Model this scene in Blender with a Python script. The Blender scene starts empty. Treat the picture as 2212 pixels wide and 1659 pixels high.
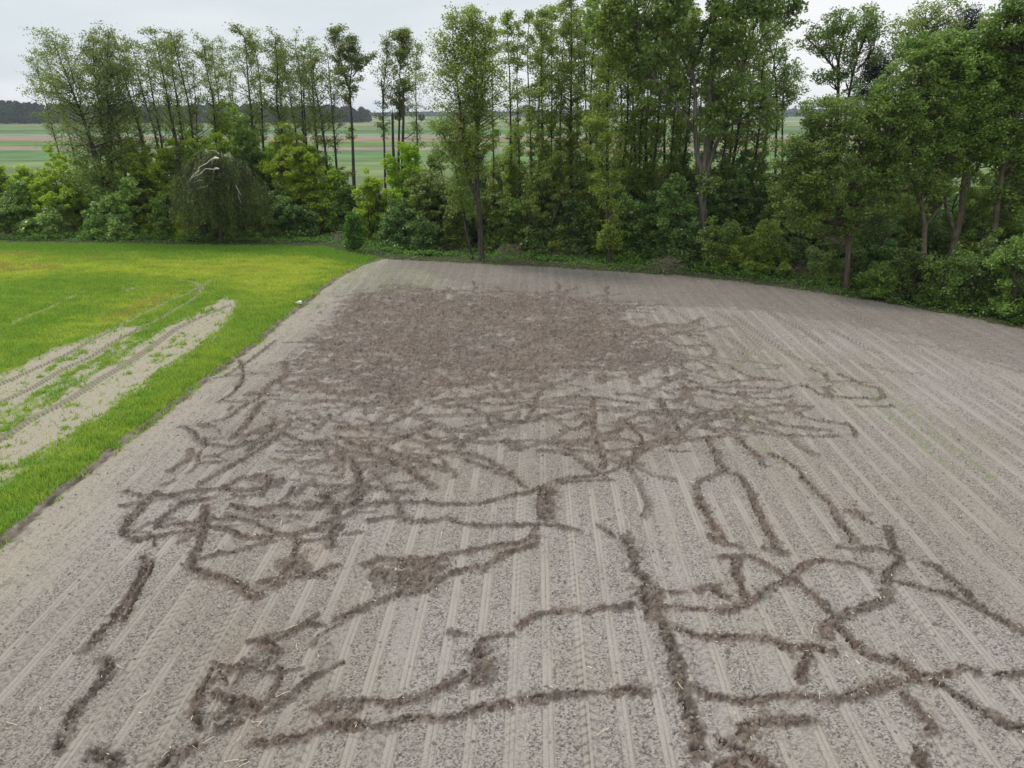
import bpy, math, random
import numpy as np
from mathutils import Vector

# ------------------------------------------------------------------ camera, sky, sun
SC = bpy.context.scene
COL = SC.collection
CAM_H = 12.0
F = 1533.0                      # focal length on a 2212 px wide frame
CU, CV = 1106.0, 829.5
HOR = 243.0
TILT = math.atan((CV - HOR) / F)

cam_d = bpy.data.cameras.new('camera')
cam = bpy.data.objects.new('camera', cam_d)
COL.objects.link(cam)
cam.location = (0, 0, CAM_H)
cam.rotation_euler = (math.pi / 2 - TILT, 0, 0)
cam_d.sensor_width = 36.0
cam_d.lens = 36.0 * F / 2212.0
cam_d.clip_start = 0.1
cam_d.clip_end = 12000
SC.camera = cam

SUN_EL, SUN_AZ = math.radians(52), math.radians(-62)   # azimuth from +Y towards +X
world = bpy.data.worlds.new('World')
SC.world = world
world.use_nodes = True
wn, wl = world.node_tree.nodes, world.node_tree.links
wn.clear()
def N(nodes, t, **kw):
    n = nodes.new(t)
    for k, v in kw.items():
        setattr(n, k, v)
    return n
w_out = N(wn, 'ShaderNodeOutputWorld')
w_bg = N(wn, 'ShaderNodeBackground')
w_sky = N(wn, 'ShaderNodeTexSky', sky_type='NISHITA', sun_disc=False)
w_sky.sun_elevation = SUN_EL
w_sky.sun_rotation = SUN_AZ
w_sky.air_density = 1.0; w_sky.dust_density = 2.0
w_tc = N(wn, 'ShaderNodeTexCoord')
w_map = N(wn, 'ShaderNodeMapping')
w_map.inputs['Scale'].default_value = (1.0, 1.0, 6.0)
w_map.inputs['Location'].default_value = (5.5, 2.5, 3.1)
w_map.inputs['Rotation'].default_value = (0, math.radians(7), 0)
w_n = N(wn, 'ShaderNodeTexNoise'); w_n.inputs['Scale'].default_value = 1.1
w_n.inputs['Detail'].default_value = 5; w_n.inputs['Roughness'].default_value = 0.5
w_ramp = N(wn, 'ShaderNodeValToRGB')
w_ramp.color_ramp.elements[0].position = 0.36; w_ramp.color_ramp.elements[0].color = (7.3, 8.0, 8.4, 1)
w_ramp.color_ramp.elements[1].position = 0.53; w_ramp.color_ramp.elements[1].color = (10.0, 10.1, 10.2, 1)
w_mix = N(wn, 'ShaderNodeMix', data_type='RGBA')
w_mix.inputs[0].default_value = 0.94
wl.new(w_tc.outputs['Generated'], w_map.inputs['Vector'])
wl.new(w_map.outputs[0], w_n.inputs['Vector'])
wl.new(w_n.outputs[0], w_ramp.inputs[0])
wl.new(w_sky.outputs[0], w_mix.inputs[6])
wl.new(w_ramp.outputs[0], w_mix.inputs[7])
w_sep = N(wn, 'ShaderNodeSeparateXYZ'); wl.new(w_tc.outputs['Generated'], w_sep.inputs[0])
w_mr = N(wn, 'ShaderNodeMapRange'); w_mr.inputs[1].default_value = 0.12; w_mr.inputs[2].default_value = 1.0; w_mr.inputs[3].default_value = 1.0; w_mr.inputs[4].default_value = 1.6
wl.new(w_sep.outputs[2], w_mr.inputs[0])
w_sc = N(wn, 'ShaderNodeVectorMath', operation='SCALE'); wl.new(w_mix.outputs[2], w_sc.inputs[0]); wl.new(w_mr.outputs[0], w_sc.inputs['Scale'])
wl.new(w_sc.outputs[0], w_bg.inputs[0])
w_bg.inputs[1].default_value = 0.1
wl.new(w_bg.outputs[0], w_out.inputs[0])

sun_d = bpy.data.lights.new('sun', 'SUN')
sun_d.energy = 2.0
sun_d.angle = math.radians(10)
sun_d.color = (1.0, 0.96, 0.9)
sun = bpy.data.objects.new('sun', sun_d)
COL.objects.link(sun)
sdir = Vector((math.sin(SUN_AZ) * math.cos(SUN_EL), math.cos(SUN_AZ) * math.cos(SUN_EL), math.sin(SUN_EL)))
sun.rotation_euler = sdir.to_track_quat('Z', 'Y').to_euler()
sun.location = sdir * 200

vs = SC.view_settings
vs.view_transform = 'Standard'; vs.look = 'None'; vs.gamma = 1.0; vs.exposure = 0.0
vs.use_curve_mapping = False
SC.cycles.max_bounces = 6
SC.cycles.diffuse_bounces = 3
SC.cycles.transmission_bounces = 4
SC.cycles.use_denoising = True

# ------------------------------------------------------------------ surveying helpers
def ydist(v):
    """horizontal distance of the ground seen at picture height v"""
    return CAM_H / np.tan(TILT - np.arctan((CV - np.asarray(v, float)) / F))
def gp(u, v):
    """point of the flat ground at (u, v)"""
    y = ydist(v)
    dep = y * math.cos(TILT) + CAM_H * math.sin(TILT)
    return np.stack([(np.asarray(u, float) - CU) / F * dep, y], -1)
def at(u, v, y):
    """point standing at distance y"""
    a = math.atan((CV - v) / F) - TILT
    z = CAM_H + y * math.tan(a)
    dep = y * math.cos(TILT) - (z - CAM_H) * math.sin(TILT)
    return np.array([(u - CU) / F * dep, y, z])
CROP = {'A': (0, 900), 'B': (1200, 950), 'C': (2600, 1050), 'D': (0, 1950), 'E': (1300, 1950), 'F': (2600, 1950)}
def cg(c, pts):
    """points read off an enlarged piece of the survey picture -> ground"""
    ox, oy = CROP[c]
    p = np.asarray(pts, float)
    return gp((p[:, 0] * 0.63291 + ox) * 0.553, (p[:, 1] * 0.63291 + oy) * 0.553)

def h2(ix, iy, seed):
    a = (ix.astype(np.int64) * 374761393 + iy.astype(np.int64) * 668265263 + seed * 974634777) & 0xffffffff
    a = ((a ^ (a >> 13)) * 1274126177) & 0xffffffff
    a = a ^ (a >> 16)
    return (a & 0xffffff) / float(0xffffff)
def vn(x, y, seed=0):
    ix = np.floor(x); iy = np.floor(y)
    fx = x - ix; fy = y - iy
    fx = fx * fx * (3 - 2 * fx); fy = fy * fy * (3 - 2 * fy)
    a = h2(ix, iy, seed); b = h2(ix + 1, iy, seed); c = h2(ix, iy + 1, seed); d = h2(ix + 1, iy + 1, seed)
    return (a * (1 - fx) + b * fx) * (1 - fy) + (c * (1 - fx) + d * fx) * fy
def fbm(x, y, seed=0, o=3):
    s = 0; n = 0; a = 1.0
    for k in range(o):
        s = s + a * vn(x * 2 ** k + 17.3 * k, y * 2 ** k - 9.1 * k, seed + k); n += a; a *= 0.55
    return s / n
def sm(a, b, x):
    t = np.clip((x - a) / (b - a), 0, 1)
    return t * t * (3 - 2 * t)
def inpoly(x, y, P):
    r = np.zeros(x.shape, bool)
    n = len(P)
    for i in range(n):
        x1, y1 = P[i]; x2, y2 = P[(i + 1) % n]
        if y1 == y2: continue
        c = ((y1 > y) != (y2 > y)) & (x < (x2 - x1) * (y - y1) / (y2 - y1) + x1)
        r ^= c
    return r
def smooth_line(P, k=4):
    P = np.asarray(P, float)
    if len(P) < 3: return P
    out = []
    for i in range(len(P) - 1):
        p0 = P[max(i - 1, 0)]; p1 = P[i]; p2 = P[i + 1]; p3 = P[min(i + 2, len(P) - 1)]
        for t in np.arange(k) / k:
            out.append(0.5 * ((2 * p1) + (-p0 + p2) * t + (2 * p0 - 5 * p1 + 4 * p2 - p3) * t * t + (-p0 + 3 * p1 - 3 * p2 + p3) * t ** 3))
    out.append(P[-1])
    return np.array(out)

# ------------------------------------------------------------------ object helpers
def mesh_obj(name, verts, faces, mats, parent=None, smooth=False, attrs=None, nper=None, fmat=None):
    """one mesh object; faces an (n, k) index array or a list of faces"""
    me = bpy.data.meshes.new(name)
    verts = np.asarray(verts, np.float32)
    if isinstance(faces, np.ndarray):
        k = faces.shape[1]
        me.vertices.add(len(verts)); me.vertices.foreach_set('co', verts.ravel())
        me.loops.add(faces.size); me.loops.foreach_set('vertex_index', faces.astype(np.int32).ravel())
        me.polygons.add(len(faces))
        me.polygons.foreach_set('loop_start', np.arange(0, faces.size, k, dtype=np.int32))
        me.polygons.foreach_set('loop_total', np.full(len(faces), k, np.int32))
        me.update(calc_edges=True)
    else:
        me.from_pydata([tuple(map(float, v)) for v in verts], [], [tuple(int(i) for i in f) for f in faces])
        me.update()
    for a, arr in (attrs or {}).items():
        at_ = me.attributes.new(a, 'FLOAT', 'POINT')
        at_.data.foreach_set('value', np.asarray(arr, np.float32).ravel())
    for m in (mats if isinstance(mats, (list, tuple)) else [mats]):
        me.materials.append(m)
    if fmat is not None:
        me.polygons.foreach_set('material_index', np.asarray(fmat, np.int32))
    if smooth:
        me.polygons.foreach_set('use_smooth', np.ones(len(me.polygons), bool))
    o = bpy.data.objects.new(name, me)
    COL.objects.link(o)
    if parent is not None: o.parent = parent
    return o
def tag(o, label=None, cat=None, group=None, kind=None):
    if label: o['label'] = label
    if cat: o['category'] = cat
    if group: o['group'] = group
    if kind: o['kind'] = kind
    return o
def empty(name, loc=(0, 0, 0), rz=0):
    o = bpy.data.objects.new(name, None)
    o.empty_display_size = 0.3
    o.location = tuple(float(c) for c in loc); o.rotation_euler = (0, 0, rz)
    COL.objects.link(o)
    return o

class Tubes:
    def __init__(s): s.v = []; s.f = []; s.n = 0
    def add(s, P, R, k=5):
        P = np.asarray(P, float); R = np.asarray(R, float); n = len(P)
        T = np.gradient(P, axis=0); T /= (np.linalg.norm(T, axis=1)[:, None] + 1e-9)
        ref = np.array([0.31, 0.95, 0.08]) if abs(T[:, 2]).mean() > 0.6 else np.array([0.05, 0.1, 1.0])
        A = np.cross(T, ref); A /= (np.linalg.norm(A, axis=1)[:, None] + 1e-9)
        B = np.cross(T, A)
        an = np.arange(k) * 2 * math.pi / k
        ring = A[:, None, :] * np.cos(an)[None, :, None] + B[:, None, :] * np.sin(an)[None, :, None]
        V = P[:, None, :] + ring * R[:, None, None]
        i = np.arange(n - 1)[:, None] * k; j = np.arange(k)[None, :]; j2 = (j + 1) % k
        Fq = np.stack([i + j, i + j2, i + k + j2, i + k + j], -1).reshape(-1, 4) + s.n
        s.v.append(V.reshape(-1, 3)); s.f.append(Fq); s.n += n * k
    def build(s, name, mat, parent=None):
        return mesh_obj(name, np.concatenate(s.v), np.concatenate(s.f), mat, parent, smooth=True)

def leaf_quads(rng, C, size, up=0.5, aspect=0.7, nrm=None):
    """small four-sided leaves at the points C"""
    n = len(C)
    nv = rng.normal(size=(n, 3)); nv[:, 2] = np.abs(nv[:, 2]) + up
    if nrm is not None: nv = nv * 0.75 + nrm
    nv /= np.linalg.norm(nv, axis=1)[:, None]
    r = rng.normal(size=(n, 3))
    a = np.cross(nv, r); a /= np.linalg.norm(a, axis=1)[:, None] + 1e-9
    b = np.cross(nv, a)
    s = size * rng.uniform(0.6, 1.35, n)[:, None]
    a = a * s * 0.5; b = b * s * aspect * 0.5
    bend = nv * s * rng.uniform(-0.18, 0.1, n)[:, None]
    V = np.stack([C - a + bend, C - b, C + a + bend, C + b], 1).reshape(-1, 3)
    return V, np.arange(4 * n).reshape(-1, 4)

# ------------------------------------------------------------------ materials
def pmat(name):
    m = bpy.data.materials.new(name); m.use_nodes = True
    nt = m.node_tree; nt.nodes.clear()
    return m, nt.nodes, nt.links
def leaf_mat(name, c1, c2, trans=0.35, gloss=0.12, rough=0.42, attr=None):
    m, n, l = pmat(name)
    out = N(n, 'ShaderNodeOutputMaterial')
    geo = N(n, 'ShaderNodeNewGeometry')
    ramp = N(n, 'ShaderNodeMix', data_type='RGBA')
    ramp.inputs[6].default_value = (*c1, 1); ramp.inputs[7].default_value = (*c2, 1)
    oi = N(n, 'ShaderNodeObjectInfo')
    tc = N(n, 'ShaderNodeTexCoord')
    nz = N(n, 'ShaderNodeTexNoise'); nz.inputs['Scale'].default_value = 0.55; nz.inputs['Detail'].default_value = 2
    l.new(tc.outputs['Object'], nz.inputs['Vector'])
    md = N(n, 'ShaderNodeMath', operation='MULTIPLY_ADD'); md.inputs[1].default_value = 1.5; md.inputs[2].default_value = -0.75
    l.new(nz.outputs[0], md.inputs[0])
    ad = N(n, 'ShaderNodeMath', operation='ADD', use_clamp=True)
    mm = N(n, 'ShaderNodeMath', operation='MULTIPLY_ADD'); mm.inputs[1].default_value = 0.75; mm.inputs[2].default_value = 0.12
    l.new(geo.outputs['Random Per Island'], mm.inputs[0])
    l.new(mm.outputs[0], ad.inputs[0]); l.new(md.outputs[0], ad.inputs[1])
    l.new(ad.outputs[0], ramp.inputs[0])
    hsv = N(n, 'ShaderNodeHueSaturation')
    vm = N(n, 'ShaderNodeMapRange'); vm.inputs[3].default_value = 0.8; vm.inputs[4].default_value = 1.22
    l.new(oi.outputs['Random'], vm.inputs[0]); l.new(vm.outputs[0], hsv.inputs['Value'])
    hm = N(n, 'ShaderNodeMapRange'); hm.inputs[3].default_value = 0.498; hm.inputs[4].default_value = 0.513
    l.new(oi.outputs['Random'], hm.inputs[0]); l.new(hm.outputs[0], hsv.inputs['Hue'])
    l.new(ramp.outputs[2], hsv.inputs['Color'])
    d = N(n, 'ShaderNodeBsdfDiffuse'); t = N(n, 'ShaderNodeBsdfTranslucent'); g = N(n, 'ShaderNodeBsdfGlossy')
    g.inputs['Roughness'].default_value = rough; g.inputs['Color'].default_value = (0.8, 0.85, 0.85, 1)
    l.new(hsv.outputs[0], d.inputs[0]); l.new(hsv.outputs[0], t.inputs[0])
    mx = N(n, 'ShaderNodeMixShader'); mx.inputs[0].default_value = trans
    l.new(d.outputs[0], mx.inputs[1]); l.new(t.outputs[0], mx.inputs[2])
    fr = N(n, 'ShaderNodeLayerWeight'); fr.inputs[0].default_value = 0.35
    fm = N(n, 'ShaderNodeMath', operation='MULTIPLY'); fm.inputs[1].default_value = gloss
    l.new(fr.outputs['Facing'], fm.inputs[0])
    mx2 = N(n, 'ShaderNodeMixShader'); l.new(fm.outputs[0], mx2.inputs[0])
    l.new(mx.outputs[0], mx2.inputs[1]); l.new(g.outputs[0], mx2.inputs[2])
    l.new(mx2.outputs[0], out.inputs[0])
    return m
def rough_mat(name, c1, c2, scale=3.0, bump=0.3, c3=None, stretch=(1, 1, 1)):
    m, n, l = pmat(name)
    out = N(n, 'ShaderNodeOutputMaterial'); b = N(n, 'ShaderNodeBsdfPrincipled')
    b.inputs['Roughness'].default_value = 0.9; b.inputs['Specular IOR Level'].default_value = 0.2
    tc = N(n, 'ShaderNodeTexCoord'); mp = N(n, 'ShaderNodeMapping'); mp.inputs['Scale'].default_value = stretch
    nz = N(n, 'ShaderNodeTexNoise'); nz.inputs['Scale'].default_value = scale; nz.inputs['Detail'].default_value = 6
    r = N(n, 'ShaderNodeValToRGB')
    r.color_ramp.elements[0].position = 0.35; r.color_ramp.elements[0].color = (*c1, 1)
    r.color_ramp.elements[1].position = 0.65; r.color_ramp.elements[1].color = (*c2, 1)
    if c3:
        e = r.color_ramp.elements.new(0.78); e.color = (*c3, 1)
    bp = N(n, 'ShaderNodeBump'); bp.inputs['Strength'].default_value = bump; bp.inputs['Distance'].default_value = 0.03
    l.new(tc.outputs['Object'], mp.inputs[0]); l.new(mp.outputs[0], nz.inputs['Vector'])
    l.new(nz.outputs[0], r.inputs[0]); l.new(r.outputs[0], b.inputs['Base Color'])
    l.new(nz.outputs[0], bp.inputs['Height']); l.new(bp.outputs[0], b.inputs['Normal'])
    l.new(b.outputs[0], out.inputs[0])
    return m

M = {
    'alder': leaf_mat('alder_leaves', (0.13, 0.18, 0.035), (0.27, 0.33, 0.065), trans=.5),
    'grove': leaf_mat('grove_leaves', (0.16, 0.22, 0.035), (0.35, 0.43, 0.07), trans=.5),
    'olive': leaf_mat('olive_leaves', (0.13, 0.19, 0.032), (0.30, 0.38, 0.07), trans=.5),
    'lime': leaf_mat('lime_leaves', (0.24, 0.38, 0.025), (0.50, 0.62, 0.05), trans=0.5),
    'pale': leaf_mat('pale_leaves', (0.20, 0.32, 0.05), (0.42, 0.54, 0.14), trans=0.45, gloss=0.3),
    'maple': leaf_mat('maple_leaves', (0.13, 0.24, 0.03), (0.28, 0.42, 0.06), trans=0.45, gloss=.2),
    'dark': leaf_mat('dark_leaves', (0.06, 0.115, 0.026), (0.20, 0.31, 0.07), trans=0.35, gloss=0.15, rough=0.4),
    'mid': leaf_mat('mid_leaves', (0.11, 0.19, 0.03), (0.29, 0.41, 0.08), trans=0.45, gloss=0.15),
    'poplar': leaf_mat('poplar_leaves', (0.12, 0.20, 0.028), (0.30, 0.41, 0.08), trans=.5, gloss=0.2),
    'willow': leaf_mat('willow_leaves', (0.09, 0.12, 0.03), (0.19, 0.23, 0.06), trans=0.4),
    'pine': leaf_mat('pine_needles', (0.012, 0.022, 0.012), (0.03, 0.045, 0.022), trans=0.05),
    'nettle': leaf_mat('nettle_leaves', (0.06, 0.15, 0.02), (0.17, 0.31, 0.04), gloss=0.08),
    'flower': leaf_mat('white_blossom', (0.45, 0.48, 0.36), (0.7, 0.72, 0.58), trans=0.2),
    'far_tree': leaf_mat('distant_foliage', (0.022, 0.042, 0.02), (0.05, 0.075, 0.032), trans=0.1, gloss=0.0),
    'bark': rough_mat('dark_bark', (0.028, 0.025, 0.02), (0.075, 0.068, 0.055), 2.5, 0.8, stretch=(3, 3, 0.6)),
    'bark_light': rough_mat('poplar_bark', (0.05, 0.045, 0.036), (0.16, 0.15, 0.13), 1.6, 0.7, stretch=(3, 3, 0.5)),
    'bark_red': rough_mat('reddish_bark', (0.05, 0.035, 0.025), (0.13, 0.10, 0.08), 2.0, 0.7, stretch=(3, 3, 0.5)),
    'lichen': rough_mat('lichen_bark', (0.07, 0.058, 0.038), (0.16, 0.14, 0.10), 2.0, 0.7, (0.22, 0.13, 0.04)),
    'dead': rough_mat('bleached_wood', (0.42, 0.39, 0.36), (0.68, 0.65, 0.62), 5.0, 0.4),
    'twig': rough_mat('dry_twigs', (0.12, 0.095, 0.07), (0.28, 0.23, 0.18), 4.0, 0.4),
    'straw': rough_mat('dry_straw', (0.48, 0.40, 0.27), (0.72, 0.64, 0.48), 9.0, 0.3),
    'stone': rough_mat('pale_concrete', (0.58, 0.58, 0.55), (0.80, 0.80, 0.78), 7.0, 0.4),
    'wall': rough_mat('white_render', (0.6, 0.6, 0.58), (0.75, 0.75, 0.72), 1.0, 0.1),
    'roof': rough_mat('grey_roof_tiles', (0.12, 0.10, 0.10), (0.2, 0.17, 0.16), 1.0, 0.2),
}

# ------------------------------------------------------------------ ground of the near field
# grid that gets coarser with distance
NR, NC = 900, 1500
vv = np.linspace(1900, 480, NR)
ys = ydist(vv)                                  # 8 m .. 84 m
ys = np.concatenate([ys, np.linspace(ys[-1], 150, 60)[1:]])
NR = len(ys)
tt = np.linspace(-0.78, 0.78, NC)
tt = np.concatenate([np.linspace(-1.5, -0.78, 120)[:-1], tt, np.linspace(0.78, 1.5, 120)[1:]])
NC = len(tt)
Y, T = np.meshgrid(ys, tt, indexing='ij')
X = T * (Y * 0.935 + 4.3)
rng = np.random.default_rng(11)

def line_mask(acc, P, w, soft=0.35, prof=None, amp=1.0, wob=0.3, seed=5):
    """paint the polyline P (metres) with half width w into acc; prof collects the signed side"""
    P = smooth_line(P, 4)
    for i in range(len(P) - 1):
        a = P[i]; b = P[i + 1]
        lo = min(a[1], b[1]) - w * 2.2; hi = max(a[1], b[1]) + w * 2.2
        r0 = np.searchsorted(ys, lo); r1 = np.searchsorted(ys, hi)
        if r1 <= r0: continue
        dmin = lo * 0.935 + 4.3; dmax = hi * 0.935 + 4.3
        x0 = min(a[0], b[0]) - w * 2.2; x1 = max(a[0], b[0]) + w * 2.2
        t0 = min(x0 / dmin, x0 / dmax); t1 = max(x1 / dmin, x1 / dmax)
        c0 = np.searchsorted(tt, t0); c1 = np.searchsorted(tt, t1)
        if c1 <= c0: continue
        x = X[r0:r1, c0:c1]; y = Y[r0:r1, c0:c1]
        d = b - a; L2 = d @ d + 1e-9
        t = np.clip(((x - a[0]) * d[0] + (y - a[1]) * d[1]) / L2, 0, 1)
        px = x - a[0] - t * d[0]; py = y - a[1] - t * d[1]
        dist = np.hypot(px, py) + (RAG[r0:r1, c0:c1] - .5) * min(.16, w * .9)
        ww = w * (1 - wob + 2 * wob * EDGE[r0:r1, c0:c1])
        m = amp * (1 - sm(1 - soft, 1 + soft, dist / ww))
        s = acc[r0:r1, c0:c1]
        np.maximum(s, m, out=s)
        if prof is not None:
            side = np.where(py > 0, dist, -dist) / w
            q = prof[r0:r1, c0:c1]
            q[m > 0.25] = side[m > 0.25]
RAG = 0.6 * vn(X * 11, Y * 11, 61) + 0.4 * vn(X * 24, Y * 24, 62)
EDGE = 0.55 * vn(X * 5.2, Y * 5.2, 77) + 0.45 * vn(X * 1.7, Y * 1.7, 78)
WX = (fbm(X * 1.1, Y * 1.1, 31, 3) - 0.5) * 1.6
WY = (fbm(X * 1.1 + 50, Y * 1.1, 41, 3) - 0.5) * 1.6
def poly_soft(c, pts, r=1.3, warp=1.0):
    P = gp(np.array(pts)[:, 0], np.array(pts)[:, 1]) if c is None else cg(c, pts)
    acc = np.zeros(X.shape, np.float32)
    for k_ in range(7):
        ox, oy = (0, 0) if k_ == 6 else (r * math.cos(k_ * 1.047), r * 1.3 * math.sin(k_ * 1.047))
        acc += inpoly(X + WX * warp + ox, Y + WY * warp + oy, P)
    return acc / 7
def poly(c, pts, soft=1.0, warp=1.0):
    P = gp(np.array(pts)[:, 0], np.array(pts)[:, 1]) if c is None else cg(c, pts)
    acc = inpoly(X + WX * warp, Y + WY * warp, P).astype(np.float32)
    return acc

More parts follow.
